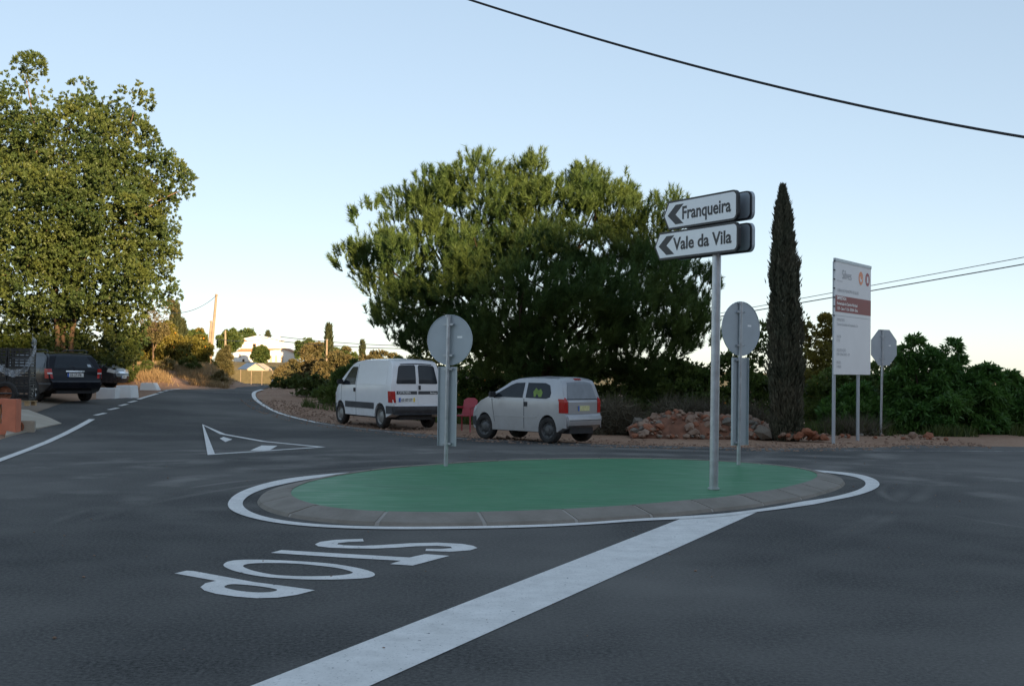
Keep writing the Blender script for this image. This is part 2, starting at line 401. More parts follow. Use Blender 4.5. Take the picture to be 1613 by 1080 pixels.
M = dict(
    asphalt=mat_asphalt(), paint=mat_paint(), worn=mat_worn(), green=mat_green(), kerb=mat_concrete(), earth=mat_ground(),
    mortar=mat_concrete('pale_mortar', (0.36, 0.33, 0.29), (0.44, 0.41, 0.365)),
    yard=mat_concrete('yard_concrete', (0.20, 0.155, 0.115), (0.30, 0.23, 0.17)),
    apron=mat_concrete('apron_concrete', (0.38, 0.33, 0.26), (0.52, 0.46, 0.37)),
    galv=simple('galvanised_steel', (0.50, 0.53, 0.56), 0.36, 0.85, 0.18, 9, bump=0.05, bscale=30),
    signback=simple('grey_sign_back', (0.46, 0.50, 0.53), 0.5, 0.35, 0.06, 3),
    signpanel=simple('pale_aluminium', (0.46, 0.50, 0.53), 0.42, 0.5, 0.06, 3),
    signwhite=simple('white_reflective_sheet', (0.97, 0.97, 0.97), 0.3, 0.0, 0.02, 4, spec=0.6),
    signblack=simple('black_sign_border', (0.018, 0.018, 0.022), 0.4, 0.0, 0.1, 5),
    white=simple('white_wash', (0.80, 0.80, 0.78), 0.8, 0.0, 0.06, 3, bump=0.1),
    red=simple('red_print', (0.24, 0.006, 0.01), 0.45, 0.0, 0.06, 3),
    orange=simple('orange_print', (0.85, 0.28, 0.12), 0.45, 0.0, 0.03, 3),
    maroon=simple('maroon_print', (0.38, 0.05, 0.06), 0.45, 0.0, 0.03, 3),
    grey_ink=simple('grey_print', (0.42, 0.42, 0.43), 0.5, 0.0, 0.03, 3),
    board=simple('white_board_vinyl', (0.88, 0.87, 0.86), 0.5, 0.0, 0.03, 1.5),
    rubber=simple('tyre_rubber', (0.035, 0.033, 0.031), 0.85, 0.0, 0.35, 9, spec=0.3),
    steel_rim=simple('dark_steel_rim', (0.10, 0.10, 0.10), 0.5, 0.6, 0.3, 12),
    hubcap=simple('dusty_hubcap', (0.30, 0.29, 0.27), 0.55, 0.4, 0.25, 12),
    alloy=simple('alloy_rim', (0.55, 0.55, 0.55), 0.35, 0.8, 0.15, 12),
    black_plastic=simple('black_plastic', (0.022, 0.023, 0.026), 0.55, 0.0, 0.25, 8),
    grey_plastic=simple('dark_grey_plastic', (0.05, 0.052, 0.057), 0.6, 0.0, 0.25, 6),
    glass=mat_glass(), glass_grey=mat_glass('dusty_rear_glass', (0.17, 0.185, 0.20), 0.25),
    van_paint=mat_carpaint('white_van_paint', (0.80, 0.80, 0.80), 0.0, 0.35, damt=0.3, coat=0.4),
    silver=mat_carpaint('silver_paint', (0.43, 0.435, 0.45), 0.6, 0.36, damt=0.4, coat=0.4),
    black_paint=mat_carpaint('black_paint', (0.004, 0.005, 0.009), 0.0, 0.22, damt=0.05, coat=0.15),
    dark_paint=mat_carpaint('dark_grey_paint', (0.013, 0.013, 0.018), 0.1, 0.25, damt=0.1, coat=0.25),
    tail_red=simple('red_lamp_lens', (0.42, 0.015, 0.012), 0.2, 0.0, 0.2, 10),
    lamp_clear=simple('clear_lamp_lens', (0.65, 0.66, 0.66), 0.15, 0.1, 0.2, 14),
    plate_white=simple('white_plate', (0.75, 0.75, 0.72), 0.4, 0.0, 0.05, 8),
    plate_yellow=simple('yellow_plate', (0.62, 0.60, 0.30), 0.5, 0.0, 0.15, 20),
    plate_blue=simple('blue_plate_strip', (0.03, 0.12, 0.5), 0.4, 0.0, 0.05, 8),
    yellow=simple('yellow_strip', (0.8, 0.6, 0.05), 0.4, 0.0, 0.05, 8),
    hivis=simple('hi_vis_cloth', (0.20, 0.30, 0.07), 0.8, 0.0, 0.2, 14),
    chrome=simple('chrome_trim', (0.75, 0.76, 0.78), 0.15, 0.95, 0.05, 6),
    crate=simple('black_crate_plastic', (0.018, 0.017, 0.017), 0.5, 0.0, 0.3, 7),
    wood=simple('pale_wood', (0.48, 0.33, 0.17), 0.8, 0.0, 0.25, 9, bump=0.2),
    pole_wood=simple('weathered_pole', (0.33, 0.25, 0.17), 0.85, 0.0, 0.2, 5, bump=0.2),
    salmon=simple('salmon_wall_paint', (0.62, 0.21, 0.12), 0.85, 0.0, 0.12, 4, bump=0.15),
    red_plastic=simple('faded_red_plastic', (0.33, 0.035, 0.05), 0.45, 0.0, 0.15, 6),
    tile=simple('clay_roof_tile', (0.42, 0.20, 0.11), 0.85, 0.0, 0.25, 4),
    shed_tin=simple('blue_grey_tin', (0.20, 0.26, 0.33), 0.55, 0.2, 0.15, 2),
    shed_wall=simple('cream_shed_wall', (0.62, 0.50, 0.36), 0.85, 0.0, 0.1, 2),
    mesh_fence=simple('green_fence_mesh', (0.10, 0.085, 0.04), 0.8, 0.0, 0.2, 2),
    wire=simple('cable_rubber', (0.02, 0.02, 0.022), 0.6, 0.0, 0.1, 5),
    rock_a=mat_concrete('pale_limestone', (0.19, 0.115, 0.078), (0.38, 0.27, 0.20)),
    rock_b=mat_concrete('reddish_rock', (0.24, 0.085, 0.045), (0.38, 0.17, 0.10)),
    rock_c=mat_concrete('grey_rock', (0.13, 0.115, 0.095), (0.25, 0.22, 0.18)),
    soil=simple('red_brown_soil', (0.19, 0.085, 0.05), 0.95, 0.0, 0.4, 5, bump=0.9, bscale=14),
    fruit=simple('orange_peel', (0.85, 0.30, 0.02), 0.5, 0.0, 0.1, 9),
    bark=mat_bark('brown_bark', (0.04, 0.028, 0.02), (0.11, 0.07, 0.048)),
    bark_pale=mat_bark('pale_bark', (0.11, 0.075, 0.05), (0.25, 0.17, 0.11)),
    carob=mat_leaf('carob_leaf', (0.026, 0.056, 0.016), (0.10, 0.155, 0.05), 0.25, 0.5, (0.17, 0.195, 0.04), 0.8),
    pine=mat_leaf('pine_needle', (0.022, 0.058, 0.020), (0.095, 0.165, 0.038), 0.28, 0.6, (0.18, 0.235, 0.052), 0.55),
    cypress=mat_leaf('cypress_foliage', (0.05, 0.058, 0.036), (0.135, 0.135, 0.088), 0.18, 0.8, (0.155, 0.13, 0.09), 1.5),
    far_cypress=mat_leaf('far_cypress_foliage', (0.03, 0.045, 0.02), (0.07, 0.08, 0.03), 0.15, 0.7),
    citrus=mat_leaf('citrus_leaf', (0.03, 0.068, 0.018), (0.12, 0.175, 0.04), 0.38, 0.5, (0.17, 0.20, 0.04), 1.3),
    citrus_sun_tint=mat_leaf('sun_tinted_citrus_leaf', (0.075, 0.085, 0.015), (0.22, 0.21, 0.045), 0.35, 0.5, (0.32, 0.24, 0.05), 0.8),  # citrus leaf made paler and yellower, low sunlight put into the colour
    broad=mat_leaf('broad_green_leaf', (0.026, 0.08, 0.018), (0.09, 0.20, 0.038), 0.35, 0.42, (0.12, 0.22, 0.045), 0.9),
    olive=mat_leaf('olive_brown_leaf', (0.06, 0.065, 0.025), (0.19, 0.165, 0.065), 0.25, 0.6, (0.25, 0.18, 0.075), 0.5),
    dry=mat_leaf('dry_grass_blade', (0.22, 0.14, 0.07), (0.42, 0.30, 0.16), 0.25, 0.8, (0.36, 0.27, 0.13), 0.5),
    twig=mat_leaf('dry_twig', (0.055, 0.048, 0.03), (0.14, 0.12, 0.08), 0.05, 0.85),
    weed=mat_leaf('green_weed', (0.03, 0.05, 0.012), (0.10, 0.13, 0.03), 0.25, 0.6),
)
def film_mat():
    m = N('clear_plastic_film'); c = m.coord(); f = m.noise(c, 6, 5)
    m.set((0.75, 0.8, 0.85), 0.25, 0, 0.8)
    tr = m.new('ShaderNodeBsdfTransparent'); mx = m.new('ShaderNodeMixShader')
    m.l.new(m.ramp(f, [(0.40, 0.05), (0.75, 0.5)]), mx.inputs[0]); m.l.new(tr.outputs[0], mx.inputs[1]); m.l.new(m.b.outputs[0], mx.inputs[2])
    m.l.new(mx.outputs[0], m.out.inputs['Surface']); return m.m
M['film'] = film_mat()

# ------------------------------------------------------------------ ground and roads
def axis(lo, hi, fine_lo, fine_hi, step, grow):
    a = list(np.arange(fine_lo, fine_hi+1e-6, step)); s = step; v = fine_hi
    while v < hi: s *= grow; v += s; a.append(min(v, hi))
    s = step; v = fine_lo
    while v > lo: s *= grow; v -= s; a.insert(0, max(v, lo))
    return a
gx = axis(-1600, 1600, -45, 100, 1.5, 1.09); gy = axis(-500, 2500, -145, 105, 1.5, 1.07)
gv = [(x, y, H(x, y) - 0.03) for y in gy for x in gx]; nx = len(gx)
gf = [(j*nx+i, j*nx+i+1, (j+1)*nx+i+1, (j+1)*nx+i) for j in range(len(gy)-1) for i in range(nx-1)]
gm = bpy.data.meshes.new('ground'); gm.from_pydata(gv, [], gf); gm.materials.append(M['earth'])
gm.polygons.foreach_set('use_smooth', [True]*len(gm.polygons))
ground = link(bpy.data.objects.new('ground', gm)); tag(ground, kind='structure')

def H2(p): return (hit(*p).x, hit(*p).y)
far_c = FAR_C
asph = [(60, -25), (60, 27.6)] + [H2(p) for p in ((1613, 703.5), (1500, 702), (1440, 700.5), (1390, 704), (1232, 705.5), (1175, 704.5), (1034, 701.5), (960, 699.5), (814, 693), (717, 687.5), (600, 676.5), (500, 663.5), (453, 652.5), (432, 645), (417, 635.5), (405, 626), (402, 620), (404, 616))]
asph += [H2((413, 612.6))]
rt, lf = [], []
for i, (x, y, w) in enumerate(far_c):
    a = far_c[max(0, i-1)]; b = far_c[min(len(far_c)-1, i+1)]
    d = Vector((b[0]-a[0], b[1]-a[1])).normalized()
    rt.append((x + d.y*w, y - d.x*w)); lf.append((x - d.y*w, y + d.x*w))
asph += rt[1:] + lf[::-1][:-1]
asph += [H2(p) for p in ((369, 612.4), (320, 612.2), (262, 613.4), (244, 619.5), (222, 627), (207, 626), (152, 628.5), (104, 632.5), (46, 653.5), (94, 667), (26, 684), (0, 692))]
asph += [(-11.6, 22), (-12.5, 14), (-15, 0), (-17, -25)]
road = sheet('road', [asph], 0.0, M['asphalt'], step=2.0); tag(road, kind='structure')
yard = sheet('yard_paving', [[H2(p) for p in ((104, 632.3), (46, 653.3), (22, 661))] + [(-11.6, 27.0), (-16, 27.5), (-20, 38), (-15.4, 37.6)]], 0.004, M['yard'], step=2.0); tag(yard, kind='structure')

# painted markings, 4 mm above the asphalt
MK = 0.005
def band(name, pts, width, parent=None, off=MK, step=None, mat='paint'):
    """a painted line along ground points"""
    L, Rr = [], []
    for i, p in enumerate(pts):
        a = pts[max(0, i-1)]; b = pts[min(len(pts)-1, i+1)]
        d = Vector((b[0]-a[0], b[1]-a[1])).normalized(); w = width/2
        L.append((p[0]-d.y*w, p[1]+d.x*w)); Rr.append((p[0]+d.y*w, p[1]-d.x*w))
    o = sheet(name, [L + Rr[::-1]], off, M[mat], step=step)
    if parent: o.parent = parent
    else: tag(o, kind='structure')
    return o
def smooth_path(pts, n=8):
    out = []
    P = [Vector(p) for p in pts]
    for i in range(len(P)-1):
        p0 = P[max(0, i-1)]; p1 = P[i]; p2 = P[i+1]; p3 = P[min(len(P)-1, i+2)]
        for k in range(n):
            t = k/n
            out.append(tuple(0.5*((2*p1) + (p2-p0)*t + (2*p0-5*p1+4*p2-p3)*t*t + (3*p1-p0-3*p2+p3)*t**3)))
    out.append(tuple(P[-1])); return out
edge = [H2(p) for p in ((414, 613.2), (402, 617), (399.5, 622), (403, 629), (416, 638.5), (432, 647), (453, 654.5), (500, 665.5), (600, 678.5), (717, 689.8), (814, 695), (960, 701.8), (1034, 703.6), (1175, 706.6), (1232, 707.6))]
band('edge_line', smooth_path(edge[:8], 6), 0.14, step=4.0)
band('edge_line', smooth_path(edge[7:], 6), 0.11, step=4.0, mat='worn')
band('edge_line', [H2((1330, 709.5)), H2((1421, 710)), H2((1489, 710)), H2((1613, 711)), (30, H2((1613, 711))[1]+0.3)], 0.09, mat='worn')
e0 = H2((0, 725)); e1 = H2((145, 660.5)); dd = (Vector(e0)-Vector(e1)).normalized()
band('edge_line', [tuple(Vector(e0)+dd*14), e1], 0.15, step=2.0, off=0.012)
for a, b in (((150, 654.3), (166, 650.7)), ((171, 645.6), (186, 642.6)), ((188.5, 639.3), (200, 636.6)), ((203, 634), (214.5, 631.3)), ((250.6, 618.6), (256, 617.2)), ((259, 616), (264.5, 614.6))):
    band('lane_dash', [H2(a), H2(b)], 0.13, off=0.010)
band('edge_line', [H2((218, 629)), H2((248, 620))], 0.13, step=2.0, off=0.010)
band('edge_line', [H2((266, 614)), H2((284, 611.8))], 0.13)
# outlined triangle with two short bars
tri = [H2((318.5, 668)), H2((327, 716.5)), H2((513, 704)), H2((420, 695)), H2((355, 683.5))]
cx = sum(p[0] for p in tri)/5; cy = sum(p[1] for p in tri)/5
def inset(poly, d):
    out = []
    n = len(poly); area = sum(poly[i][0]*poly[(i+1) % n][1]-poly[(i+1) % n][0]*poly[i][1] for i in range(n))
    sg = 1 if area > 0 else -1
    for i in range(n):
        p0 = Vector(poly[i-1]); p1 = Vector(poly[i]); p2 = Vector(poly[(i+1) % n])
        n1 = (p1-p0).normalized(); n2 = (p2-p1).normalized()
        m1 = Vector((-n1.y, n1.x))*sg; m2 = Vector((-n2.y, n2.x))*sg
        b = (m1+m2).normalized(); k = d/max(0.3, b.dot(m1))
        out.append(tuple(p1 + b*k))
    return out
tag(sheet('splitter_outline', [tri, inset(tri, 0.13)], MK, M['paint']), kind='structure')
tag(sheet('splitter_bar', [[H2(p) for p in ((394, 709.5), (412, 701.5), (437, 702), (424, 709.5))]], MK, M['paint']), kind='structure')
tag(sheet('splitter_bar', [[H2(p) for p in ((346, 690.5), (352, 688), (366, 692), (355, 696))]], MK, M['paint']), kind='structure')
# wide stop line
s1 = H2((1075, 816)); s2 = H2((397, 1080)); s3 = H2((584, 1080)); s4 = H2((1197, 804.5))
def ext(a, b, k): return (b[0]+(b[0]-a[0])*k, b[1]+(b[1]-a[1])*k)
tag(sheet('stop_line', [[s1, ext(s1, s2, .5), ext(s4, s3, .5), s4]], MK, M['paint']), kind='structure')
# STOP lettering, read from the other side
def LP(pts): return [H2((260+x/2.987, 820+y/2.987)) for x, y in pts]
def dense(poly, n=5):
    q = [Vector(p) for p in poly]; m = len(q); out = []
    for i in range(m):
        p0, p1, p2, p3 = q[i-1], q[i], q[(i+1) % m], q[(i+2) % m]
        for k in range(n):
            t = k/n
            out.append(tuple(0.5*((2*p1)+(p2-p0)*t+(2*p0-5*p1+4*p2-p3)*t*t+(3*p1-p0-3*p2+p3)*t**3)))
    return out
tS = [(930,86),(935,98),(860,101),(815,106),(810,112),(850,117),(930,119),(1020,115),(1150,107),(1280,104),(1400,110),(1450,119),(1470,129),(1435,140),(1340,147),(1225,143),(1228,133),(1300,134),(1350,130),(1345,123),(1280,119),(1180,121),(1080,128),(980,132),(880,131),(780,128),(720,121),(705,112),(730,100),(800,91)]
tT = [(497,152),(548,139),(800,154),(1150,174),(1225,158),(1338,166),(1165,212),(1058,205),(1110,189),(800,172)]
tO = [(275,208),(300,192),(360,185),(480,185),(640,192),(780,203),(890,220),(960,237),(987,252),(970,266),(900,274),(760,278),(600,275),(450,263),(340,241),(290,223)]
tOi = [(368,212),(400,203),(480,200),(600,202),(720,212),(820,225),(875,240),(880,248),(840,256),(760,261),(640,262),(520,256),(430,240),(380,224)]
tP = [(45,249),(100,236),(135,238),(420,290),(560,308),(705,328),(620,350),(530,363),(430,366),(330,358),(240,345),(185,330),(166,314),(190,295),(240,284)]
tPi = [(278,312),(310,300),(380,303),(460,312),(527,325),(500,336),(440,339),(370,334),(310,324)]
for nm, loops in (('painted_letter_s', [LP(tS)]), ('painted_letter_t', [LP(tT)]), ('painted_letter_o', [dense(LP(tO)), dense(LP(tOi))]), ('painted_letter_p', [LP(tP), dense(LP(tPi), 3)])):
    tag(sheet(nm, loops, MK, M['paint']), kind='structure')

# ------------------------------------------------------------------ traffic island
KH = 0.10
gpx = [(459,774),(464,784),(495,794.5),(540,801.5),(582,805),(630,806),(727,806),(860,802),(964,796),(1075,787),(1172,776),(1242,764),(1277,754.6),(1288,746),(1277,739.7),(1242,734),(1172,727.6),(1068,722.4),(964,721.4),(860,723),(695,731),(566,743.5),(501,755),(469,764.5)]
IC = Vector((0.85, 15.6))
def polar(pts):
    a = sorted((math.atan2(p[1]-IC.y, p[0]-IC.x), math.hypot(p[0]-IC.x, p[1]-IC.y)) for p in pts)
    return np.array([q[0] for q in a]), np.array([q[1] for q in a])
NA = 240; TH = np.linspace(-math.pi, math.pi, NA, endpoint=False)
def radial(pts, smooth=5):
    a, r = polar(pts); R_ = np.interp(TH, np.r_[a-2*math.pi, a, a+2*math.pi], np.r_[r, r, r])
    k = np.ones(smooth)/smooth
    for _ in range(2): R_ = np.convolve(np.r_[R_[-smooth:], R_, R_[:smooth]], k, 'same')[smooth:-smooth]
    return R_
rg = radial([(lambda p: (p.x, p.y))(hit(x, y, KH)) for x, y in gpx], 9)
def ringpts(r): return [(IC.x+r[i]*math.cos(TH[i]), IC.y+r[i]*math.sin(TH[i])) for i in range(NA)]
isl = empty('traffic_island', (0, 0, 0)); tag(isl, 'oval traffic island with green surface and sloped concrete kerb', 'traffic island')
gp = ringpts(rg)
# resample by arc length
def resample(pts, step):
    P = [Vector(p) for p in pts] + [Vector(pts[0])]; d = [0]
    for i in range(len(P)-1): d.append(d[-1]+(P[i+1]-P[i]).length)
    n = max(8, round(d[-1]/step)); out = []; j = 0
    for k in range(n):
        s = d[-1]*k/n
        while d[j+1] < s: j += 1
        t = (s-d[j])/(d[j+1]-d[j]); out.append(P[j].lerp(P[j+1], t))
    return out
GP = resample(gp, 0.10)
NG = len(GP)
NRM = []
for i in range(NG):
    d = (GP[(i+4) % NG]-GP[i-4]).normalized(); NRM.append(Vector((d.y, -d.x)))
if (GP[0]+NRM[0]-IC).length < (GP[0]-IC).length: NRM = [-n for n in NRM]
vs_, fs = flat_poly([[tuple(p + NRM[i]*0.01) for i, p in enumerate(GP)]])
mb = MB(); mb.add([(v.x, v.y, KH-0.006) for v in vs_], fs)
mb.build('green_surface', M['green'], isl)
def kerb_section(i0, i1, prof, n):
    v = []; f = []; m = len(prof)
    for k in range(n+1):
        t = i0 + (i1-i0)*k/n; i = int(math.floor(t)); u = t-i
        p = GP[i % NG].lerp(GP[(i+1) % NG], u); nn = NRM[i % NG].lerp(NRM[(i+1) % NG], u)
        v += [(p.x+nn.x*o, p.y+nn.y*o, z) for o, z in prof]
    for k in range(n):
        for j in range(m):
            j2 = (j+1) % m; f.append((k*m+j, k*m+j2, (k+1)*m+j2, (k+1)*m+j))
    f.append(tuple(range(m))); f.append(tuple(n*m+j for j in reversed(range(m))))
    return v, f
prof = [(0.0, -0.02), (0.0, KH), (0.05, KH+0.006), (0.10, KH-0.004), (0.36, 0.035), (0.40, -0.02)]
nst = round(NG*0.10/0.93); seg = NG/nst
for k in range(nst):
    v, f = kerb_section(k*seg+0.2, (k+1)*seg-0.2, prof, 5)
    jit = random.uniform(0.001, .006)
    MB().add([(x, y, z+jit if z > 0 else z) for x, y, z in v], f).build('kerb_stone', M['kerb'], isl, smooth=True, angle=40)
v, f = kerb_section(0, NG, [(0.003, -0.02), (0.003, KH-0.004), (0.06, KH-0.001), (0.10, KH-0.010), (0.357, 0.028), (0.395, -0.02)], NG)
MB().add(v, f).build('mortar_bed', M['mortar'], isl)
outer_px = [(1329,742),(1363.5,749.4),(1382.5,758),(1384,765),(1363,775.5),(1311,787.6),(1242,800),(1197,805.7),(999,820.6),(860,830),(711,833),(630,834.5),(540,833),(469,829),(421,822.5),(388,814),(364,805),(359,797),(364,787),(382,774),(411,764),(459,753)]
inner_px = [(1336,747.7),(1356.5,754.6),(1363.5,761.6),(1356.5,768.5),(1329,778),(1259,790),(1197,801.5),(1075,813.6),(999,817),(860,826.3),(711,829.3),(630,830.4),(540,829),(475,825),(433,818.6),(404,811),(385,800),(382,795),(388,785),(411,772.5),(462,760)]
back = [tuple(IC + (Vector(p)-IC)*(1+0.56/(Vector(p)-IC).length)) for p in gp[::6] if 0.75 < math.atan2(p[1]-IC.y, p[0]-IC.x) < 2.5]
back2 = [tuple(IC + (Vector(p)-IC)*(1+0.44/(Vector(p)-IC).length)) for p in gp[::6] if 0.75 < math.atan2(p[1]-IC.y, p[0]-IC.x) < 2.5]
ro = radial([H2(p) for p in outer_px]+back, 7); ri = radial([H2(p) for p in inner_px]+back2, 7)
ri = np.minimum(ri, ro-0.08)
tag(sheet('island_line', [ringpts(ro), ringpts(ri)], MK+0.004, M['paint']), kind='structure')

# ------------------------------------------------------------------ signs
UP = Vector((0, 0, 1))
def rounded(w, h, r, n=5):
    out = []
    for cx_, cy_, a0 in ((w-r, r, -90), (w-r, h-r, 0), (r, h-r, 90), (r, r, 180)):
        for k in range(n+1):
            a = math.radians(a0+90*k/n); out.append((cx_+r*math.cos(a), cy_+r*math.sin(a)))
    return out
# direction sign: two arrow boards facing us, two more clamped behind the post
pp = hit(1124, 770, KH); top = at(1129.5, 372, pp.y)
ds = empty('direction_sign', pp); tag(ds, 'tall galvanised post carrying white arrow boards reading Franqueira and Vale da Vila', 'road sign')
pv = Vector((top.x-pp.x, 0, top.z-pp.z))
def loc(v): return v - pp
MB().tube([(0, 0, -.1), pv*0.5, pv], 0.057, 16).build('post', M['galv'], ds, smooth=True, angle=60)
MB().lathe([(0.0, .02), (0.075, .02), (0.075, 0.0)], 16, Matrix.Rotation(math.pi/2, 3, 'X')).build('base_collar', M['galv'], ds)
ANG = math.radians(60)
u = Vector((-math.cos(ANG), math.sin(ANG), 0))             # along the board towards its arrow
nrm = Vector((-u.y, u.x, 0)).normalized()                  # board normal
if nrm.y > 0: nrm = -nrm
def arrow_board(right_px, tip_px, top_y, bot_y, words, wx, name_mat, front=True, off=0.075):
    p0 = pp + nrm*off*(1 if front else -1)
    a = onplane(right_px, (top_y+bot_y)/2, p0, nrm); zt = onplane(right_px-8, top_y, p0, nrm).z; zb = onplane(right_px-8, bot_y, p0, nrm).z
    b = onplane(tip_px, (top_y+bot_y)/2+20, p0, nrm)
    Lg = (b-a).dot(u); h = zt-zb
    org = Vector((a.x, a.y, zb)); d = 0.045
    def outline(m):
        r = 0.085; pts = []
        for k in range(6):
            t = math.radians(-90-90*k/5 + 0); pts.append((r + (r-m)*math.cos(t), r + (r-m)*math.sin(t)))
        for k in range(6):
            t = math.radians(180-90*k/5); pts.append((r + (r-m)*math.cos(t), h-r + (r-m)*math.sin(t)))
        tipw = h*0.5*0.62
        pts += [(Lg-tipw-m*.55, h-m), (Lg-m*1.25, h/2), (Lg-tipw-m*.55, m)]
        return pts
    bd = nrm if front else -nrm
    def fn_(o0, o1): return lambda x, z, t: loc(org + u*x + UP*z + bd*(o0 if t == 0 else o1))
    br = MB().prism(outline(0), fn_(0, d)).build('arrow_board', M['signblack'] if front else M['signback'], ds)
    MB().prism(outline(0.026), fn_(d, d+0.003)).build('sign_face', M['signwhite'], br)
    if not front:
        # open back with a raised rim, seen from behind
        MB().prism(outline(0.0), fn_(-0.022, -0.002)).build('rim', M['signblack'], br)
        MB().prism(outline(0.02), fn_(-0.024, -0.022)).build('back_plate', M['signback'], br)
        return br
    # chevron and lettering on the face
    xc = Lg-0.10; cw = 0.17; hh = h*0.34
    chev = [(xc, h/2), (xc-0.17, h/2+hh), (xc-0.17-cw, h/2+hh), (xc-cw, h/2), (xc-0.17-cw, h/2-hh), (xc-0.17, h/2-hh)]
    MB().prism(chev, fn_(d+0.003, d+0.0045)).build('chevron', M['signblack'], br)
    me = text_mesh(words, h*0.62, 0.0055, 'LEFT'); xs = [v.co.x for v in me.vertices]; x0, x1 = min(xs), max(xs)
    x_end = 0.115; x_start = xc-0.17-cw*0.85
    k = (x_start-x_end)/(x1-x0)
    for v in me.vertices:
        v.co = loc(org + u*(x_start-(v.co.x-x0)*k) + UP*(h*0.31+v.co.y) + bd*(d+0.006))
    me.materials.append(M['signblack']); tag(link(bpy.data.objects.new('lettering', me), br), kind='stuff')
    return br
arrow_board(1166, 1049, 299.5, 347.5, 'Franqueira', 0, None)
arrow_board(1167, 1035, 350, 396.5, 'Vale da Vila', 0, None)
arrow_board(1185, 1075, 301, 346, '', 0, None, front=False)
arrow_board(1185, 1062, 351, 397, '', 0, None, front=False)
for zf in (0.995, 0.93, 0.87, 0.80):
    pass

def back_sign(name, label, base_px, base_dz, top_py, disc, ang, panel=None, octagon=False, post_r=0.032, lean=0.0, slab=None, Y=None):
    """sign seen from behind: post on our side, plate beyond it"""
    b = hit(base_px[0], base_px[1], base_dz) if Y is None else at(base_px[0], base_px[1], Y); t_ = at(base_px[0]+lean, top_py, b.y)
    o = empty(name, b); tag(o, label, 'road sign')
    pv_ = Vector((t_.x-b.x, 0, t_.z-b.z))
    MB().tube([(0, 0, -.25), pv_], post_r, 12).build('post', M['galv'], o, smooth=True, angle=60)
    MB().lathe([(0.0, pv_.z+.006), (post_r+.004, pv_.z), (post_r+.004, pv_.z-.03)], 12, Matrix(((1, 0, 0), (0, 0, 1), (0, 1, 0)))).build('post_cap', M['galv'], o)
    px0, px1, py0, py1 = disc
    xd = Vector((math.cos(ang), math.sin(ang), 0)); nd = Vector((-xd.y, xd.x, 0))     # nd points away from us
    c = at((px0+px1)/2, (py0+py1)/2, b.y) - b; c.y = 0
    c = c + nd*(post_r+0.02)
    rad = (py1-py0)/2/F*b.y
    n = 8 if octagon else 40; a0 = math.pi/8 if octagon else 0
    R_ = rad/math.cos(math.pi/8) if octagon else rad
    pts = [(R_*math.cos(a0+2*math.pi*k/n), R_*math.sin(a0+2*math.pi*k/n)) for k in range(n)]
    pl = MB().prism(pts, lambda x, z, t: c + xd*x + UP*z + nd*(0.0 if t == 0 else 0.012)).build('sign_plate', M['signback'], o)
    if not octagon:
        rim = MB(); rim.tube([c + xd*(rad*math.cos(2*math.pi*k/40)) + UP*(rad*math.sin(2*math.pi*k/40)) for k in range(41)], 0.008, 6, cap=False)
        rim.build('rolled_rim', M['signback'], pl, smooth=True)
    for s in (0.62, -0.62):
        zz = c.z + s*rad
        cb = MB(); pc = pv_*(zz/pv_.z)
        cb.box(pc + nd*0.012, (0.17, 0.05, 0.035), ang)
        cb.build('clamp', M['galv'], o, bevel=0.006)
        MB().tube([pc + xd*0.075 - nd*0.012, pc + xd*0.075 - nd*0.03], 0.009, 6).build('clamp_bolt', M['galv'], o)
    stk = c + xd*(rad*0.45) + UP*(rad*0.12) - nd*0.0015
    MB().box(stk, (0.085, 0.002, 0.03), ang).build('sticker', M['signwhite'], pl)
    if panel:
        qx0, qx1, qy0, qy1 = panel
        pc = at((qx0+qx1)/2, (qy0+qy1)/2, b.y) - b; pc.y = 0
        w = (qx1-qx0)/F*b.y/math.cos(ang); h = (qy1-qy0)/F*b.y
        pc = pc + nd*(post_r+0.018)
        pm = MB().box(pc + nd*0.006, (w, 0.006, h), ang).build('marker_panel', M['signpanel'], o)
        for s in (-1, 1):
            MB().box(pc + xd*(s*(w/2-0.004)) - nd*0.014, (0.008, 0.034, h), ang).build('folded_edge', M['signpanel'], pm)
        for s in (0.47, -0.47):
            cb = MB(); q = pv_*((pc.z+s*h)/pv_.z); cb.box(q + nd*0.010, (0.16, 0.045, 0.03), ang); cb.build('clamp', M['galv'], o, bevel=0.005)
    return o
back_sign('round_sign', 'back of the round sign with marker panel, in front of the white van', (702, 733), KH, 496, (672, 740, 496, 574.5), math.radians(-24), (688, 717, 577.5, 702), lean=5)
back_sign('round_sign', 'back of the round sign with marker panel, beside the tall arrow sign post', (1163, 731), KH, 475, (1138, 1204, 475, 560), math.radians(36), (1154, 1183, 563, 701), lean=4)
back_sign('octagonal_sign', 'back of the grey octagonal stop sign on a post beside the notice board', (1387, 691), 0.03, 519, (1372, 1418, 519, 575.5), math.radians(30), None, True, lean=3.5, Y=31.0)

# notice board on two posts
b1 = hit(1317.5, 695, 0.02); b2 = hit(1356, 692.5, 0.02)
pl_ = Vector((b1.x, b1.y-0.0, 0)); wd = Vector((0.80, 1.15, 0)).normalized()
bn = Vector((wd.y, -wd.x, 0))                                   # faces right and towards us
if bn.y > 0: bn = -bn
nb = empty('notice_board', (b1.x, b1.y, 0)); tag(nb, 'tall white works notice board with red band on two grey posts', 'sign board')
o0 = Vector((b1.x, b1.y, 0)) + bn*0.05
TL = onplane(1318.5, 411.5, o0, bn); TR = onplane(1374, 424.5, o0, bn); BL = onplane(1315, 589.5, o0, bn)
BW = (Vector((TR.x, TR.y, 0))-Vector((TL.x, TL.y, 0))).length; BH = TL.z-BL.z
BO = Vector((BL.x, BL.y, BL.z)) - Vector((b1.x, b1.y, 0))
def bp(x, z, d=0.0): return BO + wd*x + UP*z + bn*d
